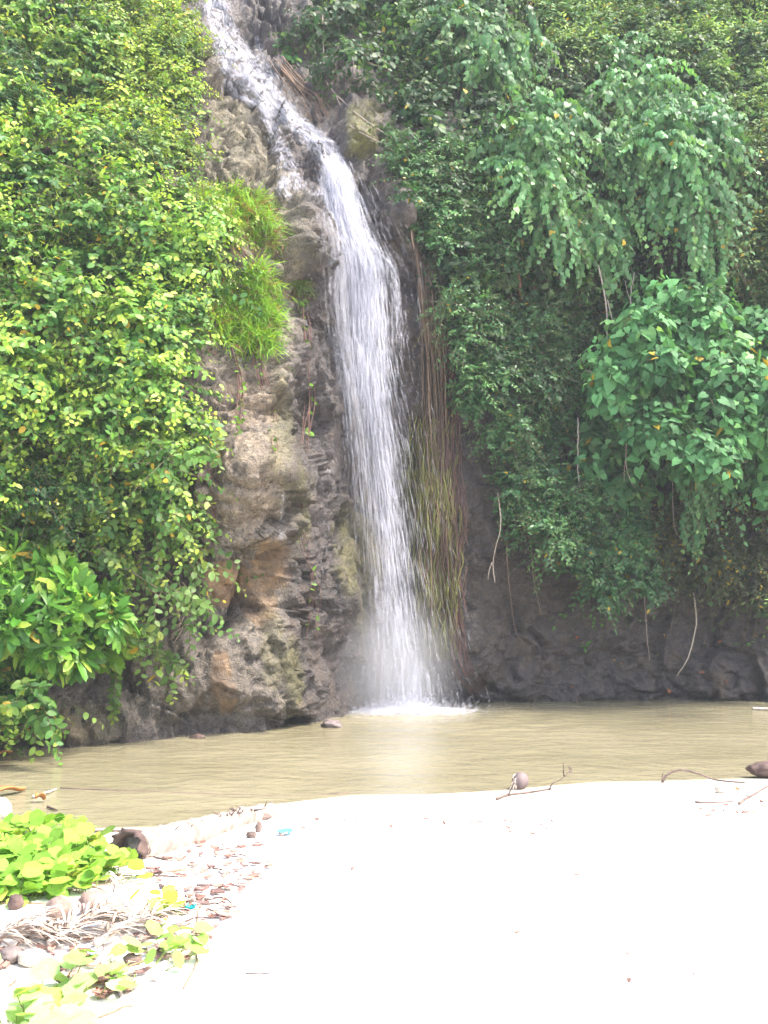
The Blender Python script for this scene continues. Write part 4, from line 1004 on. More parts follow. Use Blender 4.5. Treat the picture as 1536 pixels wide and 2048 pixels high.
# mossy mat of rootlets
mb = MB(); 
for k in range(900):
    x = rg.normal(862, 20); y0 = rg.uniform(830, 1180); ln = rg.uniform(60, 190); y1 = min(y0 + ln, 1320)
    sh = (y0 - 850) * .05
    P_ = smooth_path([hit(x + sh + rg.normal() * 5, y_, .05 + .13 * rg.random()) for y_ in np.linspace(y0, y1, 4)], 9)
    P_ += rg.normal(size=P_.shape) * .008
    c_ = np.array((.135, .13, .030)) * rg.uniform(.6, 1.15) if rg.random() < .75 else np.array((.12, .07, .045)) * rg.uniform(.5, 1.2)
    mb.tube(P_, np.linspace(.009, .004, 9) * rg.uniform(.6, 1.3), 4, c_, wob=.25, seed=k)
P = []; 
o = mb.build('mossy_roots', M_STEM); tag(o, 'yellow-green moss-covered bundle of rootlets hanging right of the lower falls', 'roots')
for k, (pts, n, r_, lab) in enumerate((([(555, 118), (590, 165), (620, 195), (645, 238)], 16, .010, 'bundle of brown roots slanting down the rock right of the upper falls'),
                                 ([(900, 1180), (915, 1270), (925, 1340), (960, 1385)], 14, .006, 'thin red rootlets spreading over the rock foot right of the falls'))):
    mb = MB()
    for j in range(n):
        sh = rg.normal() * 9
        P_ = smooth_path([hit(a_ + sh * (1 if i < 3 else 1.5) + rg.normal() * 4, b_ - sh * .3 + rg.normal() * 4, .03 + .08 * rg.random()) for i, (a_, b_) in enumerate(pts)], 18)
        mb.tube(P_, np.linspace(r_, r_ * .5, 18), 4, np.array((.19, .12, .075) if k == 0 else (.15, .06, .045)) * rg.uniform(.5, 1.3))
    o = mb.build('root_bundle', M_STEM); tag(o, lab, 'roots')

G4 = 'bare lianas hanging at the right'
LI = [
    ([(995, 985), (1000, 1050), (984, 1120), (990, 1165)], .010, .5, (.36, .29, .22), 'pale kinked liana with a forked end, left-most on the bare right rock', [(984, 1125), (976, 1160)]),
    ([(1012, 1060), (1018, 1150), (1030, 1250), (1050, 1285)], .007, .15, (.20, .13, .09), 'thin dark liana curving along the bare rock, next to the pale kinked one', None),
    ([(1063, 1100), (1068, 1170), (1082, 1232)], .006, .3, (.22, .15, .11), 'short thin liana under the left tip of the lowest shrub', None),
    ([(1156, 835), (1154, 900), (1156, 975)], .010, 1.1, (.42, .36, .30), 'straight pale liana between the small-leaved creepers', None),
    ([(1255, 860), (1252, 930), (1262, 960), (1270, 972)], .008, 1.9, (.30, .24, .18), 'forked liana dangling below the broad-leaved shrub', [(1254, 900), (1248, 965)]),
    ([(1288, 1175), (1294, 1250), (1303, 1318)], .007, .8, (.27, .21, .17), 'straight thin liana hanging beneath the lowest shrub', None),
    ([(1387, 1185), (1391, 1245), (1376, 1310), (1350, 1350)], .012, .3, (.42, .35, .26), 'thick pale liana curving back into the rock near the water', None),
    ([(1345, 950), (1350, 1040), (1368, 1078), (1380, 1050)], .007, 1.2, (.26, .21, .16), 'hooked liana in front of the brownish thicket', None),
    ([(1196, 530), (1212, 600), (1216, 680), (1218, 740), (1200, 800)], .013, 1.5, (.38, .32, .27), 'long pale liana running down the left side of the broad-leaved shrub', [(1215, 600), (1236, 670)]),
    ([(1218, 735), (1195, 746), (1172, 742)], .014, 1.5, (.36, .29, .25), 'bare pale branch bending left beside the broad-leaved shrub', None),
    ([(1268, 545), (1262, 600), (1266, 660)], .010, 1.6, (.34, .29, .25), 'upright pale forked stem behind the broad-leaved shrub', [(1264, 610), (1250, 560)]),
    ([(645, 30), (648, 120), (652, 160), (690, 205), (740, 245), (806, 290)], .012, .12, (.30, .24, .20), 'long bare liana sagging across the rock right of the upper falls', [(672, 192), (705, 250)]),
    ([(602, 20), (625, 60), (630, 120)], .007, .15, (.26, .21, .17), 'short bare twig hanging at the top, right of the falls', None),
    ([(700, 250), (740, 275), (800, 300)], .007, .06, (.28, .22, .18), 'thin bare root lying across the bare rock patch', None),
    ([(640, 190), (648, 215), (646, 240)], .005, .06, (.32, .26, .22), 'tiny bare rootlet below the brown slanting roots', None),
    ([(703, 80), (706, 130), (704, 160)], .006, .5, (.26, .2, .17), 'thin twig dangling under the dark overhanging shrub', None),
    ([(1365, 1115), (1352, 1200), (1340, 1270)], .005, .2, (.2, .15, .12), 'faint dark liana on the shaded rock left of the thick pale one', None),
    ([(1215, 1000), (1262, 1080), (1270, 1160)], .006, 1.0, (.28, .24, .2), 'thin liana in front of the lowest shrub', None),
]
for pts, r_, off, col, lab, fork in LI:
    mb = MB(); Y0 = None; ps = []
    for a_, b_ in pts:
        Y = hit(a_, b_)[1]; Y0 = Y if Y0 is None else min(Y0 + .35, max(Y0 - .35, Y)); ps.append(at(a_, b_, min(Y - .04, Y0 - off)))
    P_ = smooth_path(ps, 24); P_ += np.cumsum(rg.normal(size=P_.shape) * .003, 0)
    mb.tube(P_, np.linspace(r_, r_ * .55, 24), 6, col, wob=.08, seed=3)
    if fork:
        Yf = float(np.interp(fork[0][1], [p_[1] for p_ in pts], [p_[1] for p_ in ps]))
        mb.tube(smooth_path([at(*fork[0], Yf), at((fork[0][0] + fork[1][0]) / 2 - 2, (fork[0][1] + fork[1][1]) / 2, Yf - .02), at(*fork[1], Yf - .05)], 8), np.linspace(r_ * .7, r_ * .4, 8), 5, col)
    o = mb.build('liana', M_STEM); tag(o, lab, 'liana', G4)
for k, (x, y0, y1, lab) in enumerate(((1036, 520, 575, 'reddish trunk glimpsed between the creepers, the left one of two close together'), (1062, 520, 560, 'thin reddish trunk glimpsed just right of its pair'), (1158, 540, 640, 'reddish trunk in the dark gap under the drooping vine strands'), (1140, 790, 850, 'reddish stem in the dark gap above the straight pale liana'))):
    mb = MB(); P_ = smooth_path([hit(x + (j - 1) * 3, y_, .35) for j, y_ in enumerate(np.linspace(y0 - 30, y1 + 30, 4))], 10)
    mb.tube(P_, .022, 6, (.22, .085, .05), wob=.1, seed=k); o = mb.build('slender_trunk', M_STEM); tag(o, lab, 'trunk', 'reddish trunks in the shade')

for k in range(16):
    x, y = rg.uniform(1120, 1530), rg.uniform(1260, 1390); h_ = hit(x, y, .015); lm = MB()
    put_leaves(lm, T_OVAL, h_[None], rg.normal(size=(1, 3)), np.array([[0, -1, .4]]) + rg.normal(size=(1, 3)) * .3, np.array([rg.uniform(.05, .09)]), np.array([((.34, .12, .05), (.45, .28, .06), (.25, .11, .07))[k % 3]]))
    o = lm.build('dead_leaf', M_LEAF_MATT); tag(o, 'fallen rusty leaf stuck to the bare rock wall at the right', 'dead leaf', 'leaves stuck to the right rock')
# ------------------------------------------------------------------ beach: creepers, driftwood, coconut, litter
rg = np.random.default_rng(500)
M_WOOD = plain_mat('driftwood', (.085, .06, .052), (.19, .135, .115), 9, .85, .6, 40, (1, 1, 1))
M_DARKWOOD = plain_mat('dark_wet_wood', (.055, .035, .032), (.13, .085, .07), 12, .7, .8, 30)
M_PALE = plain_mat('bleached_wood', (.46, .38, .32), (.60, .52, .45), 14, .85, .5, 50)
M_HUSK = plain_mat('coconut_husk_fibre', (.17, .115, .092), (.32, .235, .195), 10, .85, .6, 70, (1, 1, .25))
M_STONE = plain_mat('beach_stone', (.34, .29, .25), (.50, .44, .37), 7, .85, .5, 45)
M_DSTONE = plain_mat('dark_stone', (.10, .08, .075), (.2, .16, .15), 8, .7, .6, 45)
M_TRUNK = plain_mat('palm_trunk_bark', (.19, .155, .13), (.37, .315, .275), 16, .9, .7, 60)
M_COCO = plain_mat('weathered_coconut', (.10, .075, .075), (.20, .155, .15), 10, .85, .6, 70, (1, 1, .25))
M_DRY = tint_mat('dry_leaf', .8)
def plastic(name, c):
    m, nt, p = new_mat(name); p.inputs['Base Color'].default_value = (*c, 1); p.inputs['Roughness'].default_value = .35; return m

def creeper(label, poly, n, size, seed, lift=(.02, .2), name='beach_creeper', cols=((.12, .26, .02), (.27, .42, .04))):
    rg = np.random.default_rng(seed); lm, sm = MB(), MB(); xs_ = [p_[0] for p_ in poly]; ys_ = [p_[1] for p_ in poly]
    P = []
    while len(P) < n:
        x, y = rg.uniform(min(xs_), max(xs_)), rg.uniform(min(ys_), max(ys_))
        if in_poly(poly, x, y): P.append(ground(x, y))
    P = np.array(P); hgt = rg.uniform(*lift, n) ** 1.0
    top = P + np.stack([rg.normal(size=n) * .03, rg.normal(size=n) * .03, hgt], 1)
    ax = np.stack([rg.normal(size=n), rg.normal(size=n) - .3, rg.normal(size=n) * .3 + .15], 1)
    nm = np.stack([rg.normal(size=n) * .4, rg.normal(size=n) * .4 - .25, np.ones(n)], 1)
    k = rg.random((n, 1)); C = np.array(cols[0]) + (np.array(cols[1]) - np.array(cols[0])) * k; C *= rg.uniform(.8, 1.2, (n, 1))
    ym = rg.random(n) < .04; C[ym] = (.42, .48, .08)
    put_leaves(lm, T_ROUND, top, ax, nm, rg.uniform(*size, n), C)
    put_stems(sm, np.stack([P, (P + top) / 2 + rg.normal(size=(n, 3)) * .01, top], 1), .003, .002, (.2, .26, .06))
    for j in range(max(1, n // 14)):
        i = rg.integers(0, n); d_ = rg.normal(size=2) * .3
        Q = P[i] + np.linspace(-1, 1, 10)[:, None] * np.array([d_[0], d_[1], 0]) + np.cumsum(rg.normal(size=(10, 3)) * .01, 0)
        Q[:, 2] = np.maximum(sand_z(Q[:, 0], Q[:, 1]), 0) + .008
        sm.tube(Q, .004, 5, (.22, .14, .08))
    root = empty(name, (P[:, 0].mean(), P[:, 1].mean(), P[:, 2].min())); tag(root, label, 'creeper', 'green creepers on the sand')
    lm.build('leaves', M_LEAF_MATT, root); sm.build('runners', M_STEM, root)
creeper('dense mat of bright green beach creeper beside the pool at the left', [(-120, 1668), (60, 1665), (150, 1672), (180, 1690), (215, 1730), (230, 1760), (170, 1790), (90, 1800), (-120, 1830)], 760, (.06, .105), 501, (.02, .13), cols=((.14, .32, .03), (.30, .50, .07)))
creeper('loose pale patch of round-leaved creeper at the bottom left corner', [(-150, 1930), (60, 1960), (150, 1950), (200, 1980), (190, 2040), (120, 2120), (-150, 2140)], 80, (.065, .11), 502, (.02, .10), cols=((.24, .42, .12), (.42, .58, .24)))  # leaf colours lightened to imitate the glare washing out this corner
creeper('straggling creeper shoots between the dry palm litter and the bare sand', [(330, 1810), (420, 1870), (440, 1890), (330, 1950), (250, 1990), (170, 1960), (160, 1920), (260, 1930)], 40, (.05, .085), 503, (.02, .07), cols=((.20, .38, .08), (.38, .52, .16)))
creeper('small creeper sprig by the turquoise scrap', [(260, 1808), (350, 1808), (370, 1830), (270, 1825)], 12, (.05, .08), 504, (.02, .06), cols=((.26, .36, .04), (.42, .48, .06)))
creeper('few creeper leaves beside the broken end of the fallen palm trunk', [(180, 1700), (255, 1740), (260, 1770), (190, 1765)], 16, (.08, .11), 505, (.02, .09), cols=((.2, .36, .03), (.36, .5, .06)))

# fallen palm trunk with a broken, hollow end
a_, b_ = ground(268, 1716), ground(545, 1632)
root = empty('fallen_palm_trunk', a_); tag(root, 'fallen ringed palm trunk lying along the pool edge, its near end broken and hollow', 'log')
n = 90; P_ = a_ + (b_ - a_) * np.linspace(0, 1, n)[:, None]; P_[:, 1] += .05 * np.sin(np.linspace(0, 3, n))
P_[:, 2] = np.maximum(sand_z(P_[:, 0], P_[:, 1]), 0) + np.linspace(.055, .03, n)
r_ = np.linspace(.10, .055, n) * (1 + .05 * (np.arange(n) % 5 == 0)) * (1 + .04 * rg.normal(size=n))
mb = MB(); mb.tube(P_, r_, 14, wob=.03, seed=2); mb.build('trunk', M_TRUNK, root)
mb = MB(); d_ = nrm(b_ - a_); sd_ = nrm(np.cross(d_, [0, 0, 1])); up_ = np.cross(sd_, d_)
th = np.linspace(0, 2 * np.pi, 33)[:-1]; jag = .05 + .11 * np.abs(perlin(np.stack([np.cos(th) * 2.2, np.sin(th) * 2.2, th * 0], 1), 91)) * 2 + .03 * rg.random(32)
rows = []
for f_, rr in ((0, .101), (.5, .106), (1, .112), (1, .095), (.4, .080), (-.6, .066)):
    rows.append(P_[1] - d_ * (jag * f_)[:, None] + (np.cos(th)[:, None] * sd_ + np.sin(th)[:, None] * up_) * (rr * (1 + .08 * rg.normal(size=32)))[:, None])
mb.grid(np.array(rows), True)
mb.tube([P_[1] + d_ * .06, P_[1] + d_ * .05 * .0], [.07, .068], 16)
mb.build('broken_end', M_DARKWOOD, root)
mb = MB()
for j in range(26):
    i = rg.integers(20, 86); o0 = P_[i] + np.array([0, -.03, .04])
    mb.tube([o0, o0 + np.array([rg.normal() * .05, -.05 - rg.random() * .05, .02 + rg.random() * .05])], [.009, .002], 4)
mb.build('bark_fibre', M_WOOD, root)

def lump(name, label, cat, pos, rad, mat, seed, group=None, rough=.18, sq=1.0, nose=None):
    th = np.linspace(0, 2 * np.pi, 29)[:-1]; ph = np.linspace(.03, np.pi - .03, 18)
    G = np.stack([np.sin(ph)[:, None] * np.cos(th), np.sin(ph)[:, None] * np.sin(th), np.cos(ph)[:, None] * np.ones(28)], -1)
    f_ = G.reshape(-1, 3); s = 1 + rough * fbm(f_ * 1.6 + seed, 4, seed) * 1.6
    if nose: s = s * (1 + nose * np.maximum(0, f_[:, 0]) ** 3)
    V = f_ * s[:, None] * np.array(rad)
    mb = MB(); mb.grid(V.reshape(G.shape) + np.array(pos), True)
    for row, rev in ((0, 1), (17, 0)):
        l = np.arange(28) + row * 28; mb.L.append(l[::-1] if rev else l); mb.T.append(np.array([28]))
    o = mb.build(name, mat, None, loc=pos); tag(o, label, cat, group); return o
# coconut with its three-lobed husk, seen by the waterline
c_ = ground(1040, 1578); R = .066
th = np.linspace(0, 2 * np.pi, 49)[:-1]; ph = np.linspace(.02, np.pi - .02, 26)
rr = R * (1 + .045 * np.cos(3 * th)[None, :] * np.sin(ph)[:, None] - .03 * np.abs(np.sin(th * 9))[None, :] * np.sin(ph)[:, None] ** 2)
G = np.stack([rr * np.sin(ph)[:, None] * np.cos(th), rr * np.sin(ph)[:, None] * np.sin(th), 1.12 * rr * np.cos(ph)[:, None]], -1)
ca, sa = math.cos(.5), math.sin(.5)
G = np.stack([G[..., 0] * ca + G[..., 2] * sa, G[..., 1], -G[..., 0] * sa + G[..., 2] * ca], -1) + c_ + np.array([0, 0, R * .95])
root = empty('coconut', c_); tag(root, 'brown coconut in its husk lying by the waterline', 'coconut')
mb = MB(); mb.grid(G, True); mb.build('husk', M_COCO, root)
mb = MB()
for j in range(14):
    o0 = c_ + np.array([-.045 + rg.normal() * .012, -.045, R * .9 + rg.normal() * .02])
    mb.tube(smooth_path([o0, o0 + np.array([-.01, -.012, -.02]) + rg.normal(size=3) * .006, o0 + np.array([-.005, -.01, -.06]) + rg.normal(size=3) * .01], 6), [.005, .005, .004, .004, .003, .002], 4)
mb.build('torn_fibre', M_PALE, root)

def stick(label, pts, r, mat=None, twigs=(), lift=.012, name='driftwood_stick', cat='stick', group='sticks washed up on the sand', heights=None):
    ps = []
    for i, (x, y) in enumerate(pts):
        hgt = heights[i] if heights else 0
        g_ = ground(x, y + hgt * 0, lift); 
        if hgt: g_ = at(x, y, ps[-1][1] if ps else g_[1])
        ps.append(g_)
    n = 20; P_ = smooth_path(ps, n); P_ += np.cumsum(rg.normal(size=P_.shape) * r * .12, 0) * np.array([1, 1, .4])
    mb = MB(); mb.tube(P_, np.linspace(r, r * .55, n), 6, wob=.1, seed=int(pts[0][0]))
    for tp in twigs:
        Y = float(np.interp(tp[0][0], sorted([p_[0] for p_ in pts]), [q_[1] for _, q_ in sorted(zip([p_[0] for p_ in pts], ps), key=lambda z_: z_[0])]))
        mb.tube(smooth_path([at(x, y, Y) for x, y in tp], 8), np.linspace(r * .6, r * .25, 8), 5)
    o = mb.build(name, mat or M_WOOD); tag(o, label, cat, group); return o
stick('forked dead branch lying on the sand in front of the coconut', [(993, 1601), (1020, 1592), (1060, 1587), (1104, 1580)], .011, M_WOOD, [[(1016, 1592), (1026, 1570), (1030, 1556)], [(1098, 1580), (1106, 1566), (1120, 1560), (1138, 1545)], [(1128, 1552), (1127, 1536), (1128, 1524)], [(1134, 1548), (1140, 1540), (1134, 1527)], [(1138, 1545), (1144, 1542), (1138, 1532)]])
stick('thin arching dead branch at the waterline near the right edge', [(1324, 1568), (1335, 1548), (1362, 1540), (1395, 1547), (1430, 1562), (1490, 1568)], .011, M_WOOD, [[(1326, 1545), (1324, 1556), (1323, 1567)]], heights=[0, 1, 1, 1, 0, 0])
stick('stick lying on the sand at the right, pointing at the slanting one', [(1390, 1607), (1420, 1608), (1470, 1606)], .010)
stick('slanting stick rising to the right edge of the sand', [(1478, 1610), (1510, 1590), (1548, 1568)], .011, M_WOOD, [[(1500, 1596), (1490, 1590), (1478, 1588)]])
stick('thin stick on the sand between the coconut and the bare rock side', [(940, 1648), (965, 1647), (997, 1651)], .006)
stick('thin curved twig on the sand below the coconut', [(1010, 1655), (1030, 1668), (1056, 1678)], .004)
stick('dark lone twig low on the open sand', [(490, 1954), (520, 1953), (552, 1955)], .004, M_DSTONE)
stick('grey upright stick among the creeper leaves at the lower left', [(225, 1945), (228, 1965), (235, 1998)], .016, M_DSTONE, [[(226, 1950), (215, 1955), (203, 1960)]])
stick('grey straight stick beside the fallen palm trunk', [(300, 1701), (330, 1699), (360, 1696)], .014, M_DSTONE)
stick('dark thin stick floating at the pool edge beyond the creeper mat', [(160, 1667), (190, 1666), (250, 1663)], .010, M_DARKWOOD)
stick('pale straight stick floating in the pool at the left', [(65, 1597), (112, 1581)], .012, M_PALE, lift=.015)
stick('short dark stick floating under the pale one in the pool', [(95, 1617), (113, 1624)], .010, M_DARKWOOD, lift=.012)
stick('pale stick floating at the far right edge of the pool', [(1505, 1420), (1560, 1422)], .022, M_PALE, lift=.02)
stick('long dark branch barely breaking the surface of the pool', [(120, 1577), (300, 1583), (500, 1590), (620, 1590), (700, 1586)], .016, M_DARKWOOD, lift=-.008)
stick('bare twig with a long fork lying in the debris', [(272, 1757), (300, 1756), (355, 1758)], .008)
stick('crooked dark twig in the debris below the palm trunk', [(320, 1775), (335, 1782), (352, 1786)], .010)
for k, (x0, y0, x1, y1, lab, c) in enumerate(((-10, 1592, 50, 1578, 'orange-brown palm sheath floating at the left edge of the pool', 0), (-10, 1518, 24, 1504, 'reddish palm strip floating by the far left bank', 0), (72, 1601, 90, 1597, 'orange leaf floating under the pale stick', 0))):
    A_, B_ = on_plane(x0, y0, .02), on_plane(x1, y1, .02); d_ = nrm(B_ - A_); s_ = nrm(np.cross(d_, [0, 0, 1])); L = np.linalg.norm(B_ - A_)
    t = np.linspace(0, 1, 12); w = .045 * np.sin(np.pi * np.clip(t, .08, .97)) ** .7
    mb = MB()
    top = A_ + d_ * (L * t)[:, None] + np.array([0, 0, 1]) * (.02 + .02 * np.sin(t * 5))[:, None]
    G = np.stack([top - s_ * w[:, None] + [0, 0, .02], top, top + s_ * w[:, None] + [0, 0, .02], top + s_ * w[:, None] * .98 + [0, 0, .008], top - [0, 0, .012], top - s_ * w[:, None] * .98 + [0, 0, .008]], 1)
    mb.grid(G, True, (.42, .19, .06)); o = mb.build('floating_leaf', M_DRY); tag(o, lab, 'floating leaf')
lump('dark_log_end', 'dark wet log end jutting in from the right edge of the sand', 'log', ground(1528, 1556) + np.array([.06, 0, .075]), (.19, .09, .066), M_DARKWOOD, 5, None, .35)
lump('stone', 'smooth grey stone on the sand left of the dark log end', 'stone', ground(1446, 1586) + np.array([0, 0, .03]), (.065, .05, .042), M_STONE, 6)
lump('stone', 'pale rounded boulder at the left edge of the pool', 'stone', ground(-6, 1640) + np.array([0, 0, .06]), (.10, .09, .10), M_STONE, 7)
lump('stone', 'small dark jagged rock standing in the pool at the foot of the falls', 'stone', on_plane(664, 1449, .03), (.12, .09, .06), M_DSTONE, 8, None, .6)
lump('stone', 'reddish small rock at the waterline below the left cliff', 'stone', on_plane(396, 1474, .01), (.08, .06, .03), M_DARKWOOD, 9, None, .5)
lump('stone', 'small dark stone at the sand tip by the pool', 'stone', ground(543, 1619) + np.array([0, 0, .02]), (.028, .025, .03), M_DSTONE, 10, None, .4)
# coconut husks and shells among the debris
def husk(label, x, y, rad, seed, yaw, mat=None, cat='coconut husk'):
    rad = (rad[0] * .85, rad[1] * .85, rad[2] * .72)
    o = lump('coconut_husk', label, cat, ground(x, y) + np.array([0, 0, rad[2] * .8]), rad, mat or M_HUSK, seed, 'coconut husks in the beach litter', .34, nose=.35)
    o.rotation_euler = (0, .15, yaw)
husk('large brown coconut husk lying in the debris below the creeper mat', 195, 1826, (.105, .08, .075), 21, .2)
husk('worn fibrous coconut husk left of the large brown one', 118, 1836, (.08, .07, .07), 22, 2.2)
husk('bleached white coconut husk at the left, under the creeper mat', 55, 1872, (.105, .08, .07), 23, .1, plain_mat('bleached_husk', (.62, .56, .52), (.72, .68, .64), 8, .9, .4, 60))
husk('dark old coconut half hidden under the creeper leaves', 30, 1818, (.04, .04, .05), 24, 1.2, M_DARKWOOD)
husk('small dark husk piece at the left below the bleached one', 20, 1925, (.05, .05, .045), 25, .7, M_DSTONE)
husk('grey husk piece with a lilac shine beside the small dark one', 62, 1930, (.06, .05, .045), 26, .3, M_STONE)
husk('reddish husk knob among the litter beside the creeper shoots', 262, 1928, (.035, .03, .03), 27, .3, M_WOOD)
husk('brown husk wedge at the far end of the fallen trunk', 525, 1640, (.05, .03, .035), 28, .3, M_WOOD)
husk('upright brown husk wedge below the fallen trunk', 517, 1664, (.03, .025, .05), 29, 1.3, M_WOOD)
husk('flat brown husk wedge beside the upright one', 503, 1675, (.045, .03, .03), 30, 2.3, M_WOOD)
husk('torn brown husk lying by the pool-side creeper and the trunk end', 180, 1762, (.06, .04, .04), 31, .3, M_WOOD)

# dried palm frond: a rib with long withered leaflets
def frond(label, a, b, nl, ll, seed, mat=M_PALE):
    rg = np.random.default_rng(seed); A_, B_ = ground(*a, .02), ground(*b, .015); root = empty('dried_palm_frond', A_); tag(root, label, 'palm frond', 'dried palm fronds in the beach litter')
    P_ = smooth_path([A_, (A_ + B_) / 2 + np.array([0, 0, .05]), B_], 14)
    mb = MB(); mb.tube(P_, np.linspace(.016, .006, 14), 6); mb.build('rib', mat, root)
    mb = MB(); d_ = nrm(B_ - A_)
    for j in range(nl):
        k = rg.uniform(0, 13); o0 = P_[int(k)]; s = rg.choice([-1, 1])
        dd = nrm(d_ * rg.uniform(.3, 1) + nrm(np.cross(d_, [0, 0, 1])) * s * rg.uniform(.2, .9) + np.array([0, 0, rg.uniform(-.1, .12)]))
        L = rg.uniform(*ll); Q = o0 + dd * (L * np.linspace(0, 1, 6))[:, None]; Q[:, 2] += .03 * np.sin(np.linspace(0, 3.1, 6)) + rg.normal() * .01
        Q[:, 2] = np.maximum(Q[:, 2], np.maximum(sand_z(Q[:, 0], Q[:, 1]), 0) + .01)
        w = np.array([.003, .007, .007, .006, .004, .0015])
        mb.tube(Q, w, 4, np.array(((.56, .42, .33), (.44, .31, .23), (.66, .55, .46))[rg.integers(0, 3)]) * rg.uniform(.55, 1.05), flat=.3)
    mb.build('leaflets', M_DRY, root)
frond('pale dried palm frond with matted leaflets in the middle of the beach litter', (95, 1900), (250, 1850), 120, (.10, .26), 531)
frond('second dried frond spread out right of the matted one', (190, 1900), (330, 1855), 40, (.08, .2), 532)
frond('dried frond pieces at the bottom left behind the loose creeper', (-40, 1905), (90, 1885), 60, (.12, .26), 533)
frond('thin bleached frond tip between the husk and the trunk', (225, 1815), (238, 1772), 18, (.05, .11), 534)

# fallen leaves, bark chips
G5 = 'dead leaves and bark scattered on the sand'
def litter(x, y, sz, lab, c, seed, curlz=.16):
    sz = sz * .72; c = np.array(c) * 1.25
    rg = np.random.default_rng(seed); g_ = ground(x, y, .012); yaw = rg.uniform(0, 6.28); nn = 7
    t = np.linspace(0, 1, nn); w = sz * .30 * np.sin(np.pi * np.clip(t, .06, .96)) ** .8
    d_ = np.array([math.cos(yaw), math.sin(yaw), 0]); s_ = np.array([-d_[1], d_[0], 0])
    mid = g_ + d_ * ((t - .5) * sz)[:, None]; mid[:, 2] += sz * curlz * (2 * t - 1) ** 2 * rg.uniform(.2, 1)
    cu = sz * rg.uniform(.02, .16)
    G = np.stack([mid - s_ * w[:, None] + [0, 0, cu], mid - s_ * w[:, None] * .5 + [0, 0, cu * .3], mid, mid + s_ * w[:, None] * .5 + [0, 0, cu * .3], mid + s_ * w[:, None] + [0, 0, cu], mid + s_ * w[:, None] * .5 + [0, 0, cu * .3 - .004], mid - [0, 0, .005], mid - s_ * w[:, None] * .5 + [0, 0, cu * .3 - .004]], 1)
    mb = MB(); mb.grid(G, True, c); o = mb.build('dead_leaf', M_DRY); tag(o, lab, 'dead leaf', G5)
BR = [(.25, .13, .10), (.36, .21, .16), (.18, .10, .085), (.42, .31, .26)]
special = [(880, 1645, .07, 'curled dead leaf alone on the sand left of the thin stick', BR[1]), (1045, 1640, .08, 'pale yellow dead leaf with a dark edge below the coconut', (.60, .46, .25)), (1475, 1582, .10, 'folded brown leaf against the smooth grey stone', (.36, .16, .07)), (728, 1800, .06, 'upright curled leaf alone on the open sand', (.45, .25, .3)), (705, 1740, .07, 'dark thin leaf on the sand left of centre', BR[2]),
           (1348, 1688, .035, 'dark bluish chip on the open sand at the right', (.08, .08, .16)), (1312, 1655, .045, 'grey bark chip at the right above the bluish chip', (.14, .11, .2)), (850, 1937, .035, 'tiny reddish chip at the bottom of the open sand', (.6, .2, .2)), (455, 1835, .16, 'tall brown leaf standing upright at the edge of the litter', BR[1]), (320, 1850, .15, 'broad reddish dead leaf in the litter', (.38, .18, .11)), (305, 1868, .13, 'folded brown dead leaf under the broad reddish one', BR[1]), (140, 1935, .16, 'flat brown leaf left of the dry fronds', BR[3]), (1222, 1813, .03, 'tiny grey chip on the bare sand at the right', (.3, .25, .35)), (1155, 1828, .03, 'faint chip on the bare sand lower right', (.4, .3, .45))]
for k, (x, y, s, l, c) in enumerate(special): litter(x, y, s, l, c, 600 + k)
k = 0
zones = [([(-20, 1840), (120, 1840), (160, 1900), (-20, 1960)], 30, 'brown leaf scrap in the litter around the pale husks at the left', (.04, .1)),
         ([(380, 1690), (520, 1680), (540, 1740), (480, 1830), (400, 1860), (330, 1800), (300, 1740)], 120, 'small brown dead leaf in the litter strip below the fallen trunk', (.035, .11)),
         ([(180, 1870), (440, 1850), (330, 1960), (200, 2000), (100, 1960)], 60, 'brown leaf scrap in the litter around the dry fronds', (.05, .12)),
         ([(560, 1640), (780, 1640), (790, 1660), (560, 1680)], 22, 'tiny leaf scrap along the old tideline on the open sand', (.03, .06)),
         ([(820, 1640), (1130, 1640), (1140, 1675), (840, 1668)], 16, 'tiny leaf scrap on the sand below the coconut', (.03, .06)),
         ([(1380, 1615), (1540, 1600), (1540, 1650), (1390, 1640)], 24, 'small leaf scrap on the sand at the right edge', (.03, .08)),
         ([(560, 1690), (1500, 1690), (1500, 2040), (600, 2040)], 10, 'faint leaf scrap on the wide bare sand', (.02, .05))]
for poly, n, lab, sz in zones:
    xs_ = [p_[0] for p_ in poly]; ys_ = [p_[1] for p_ in poly]; c = 0
    while c < n:
        x, y = rg.uniform(min(xs_), max(xs_)), rg.uniform(min(ys_), max(ys_))
        if not in_poly(poly, x, y): continue
        litter(x, y, rg.uniform(*sz), lab, np.array(BR[rg.integers(0, 4)]) * rg.uniform(.5, 1.2), 700 + k); c += 1; k += 1
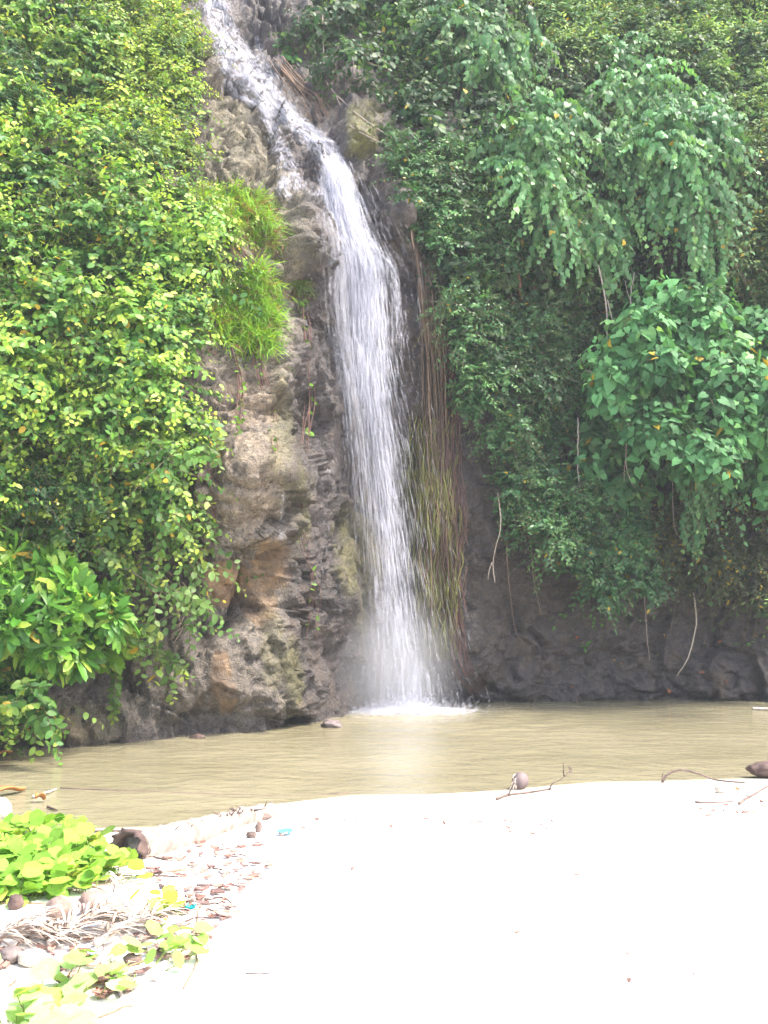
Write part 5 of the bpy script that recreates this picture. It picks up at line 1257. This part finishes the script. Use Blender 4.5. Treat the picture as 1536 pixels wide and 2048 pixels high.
# twigs in the litter strip
for k in range(16):
    x, y = rg.uniform(300, 500), rg.uniform(1700, 1850)
    if x + (y - 1700) * .7 > 520: continue
    stick('short brown twig in the litter strip below the fallen trunk', [(x, y), (x + rg.uniform(14, 40), y + rg.uniform(-8, 8)), (x + rg.uniform(42, 60), y + rg.uniform(-10, 10))], rg.uniform(.003, .007), [M_WOOD, M_DARKWOOD][k % 2], name='twig', cat='twig', group='twigs in the beach litter')
# bits of plastic
def scrap(label, x, y, w, h, c, seed):
    rg = np.random.default_rng(seed); g_ = ground(x, y, .02); u, v = np.meshgrid(np.linspace(-1, 1, 7), np.linspace(-1, 1, 6))
    Z = .012 * rg.normal(size=u.shape)
    G = np.stack([g_[0] + u * w + .006 * rg.normal(size=u.shape), g_[1] + v * h, g_[2] + np.abs(Z)], -1)
    mb = MB(); mb.grid(G); mb.grid(G[:, ::-1] - np.array([0, 0, .003]))
    o = mb.build('plastic_scrap', plastic('plastic_' + str(seed), c)); tag(o, label, 'litter')
scrap('crumpled sky-blue plastic scrap at the head of the litter strip', 570, 1670, .045, .05, (.10, .42, .62), 81)
scrap('small turquoise plastic scrap near the creeper sprig', 381, 1827, .02, .02, (.02, .55, .58), 82)
scrap('pale blue plastic edge beside the dry frond', 192, 1918, .015, .03, (.45, .75, .82), 83)

# ------------------------------------------------------------------ thin haze through the whole scene, added to lift the darks like veiling glare
m, nt, p = new_mat('haze'); nt.nodes.remove(p)
pv = nd(nt, 'ShaderNodeVolumePrincipled'); pv.inputs['Color'].default_value = (0.86, 0.92, 1.0, 1); pv.inputs['Density'].default_value = 0.0012
nt.links.new(pv.outputs[0], nt.nodes['Material Output'].inputs['Volume'])
mb = MB(); lo, hi_ = np.array([-64., -64., -2.2]), np.array([64., 40., 26.])
V = np.array([[(lo, hi_)[i][0], (lo, hi_)[j][1], (lo, hi_)[k][2]] for i in (0, 1) for j in (0, 1) for k in (0, 1)])
mb.add(V, [0, 1, 3, 2, 4, 6, 7, 5, 0, 4, 5, 1, 2, 3, 7, 6, 0, 2, 6, 4, 1, 5, 7, 3], [4] * 6)
o = mb.build('haze', m, smooth=False); tag(o, kind='stuff')
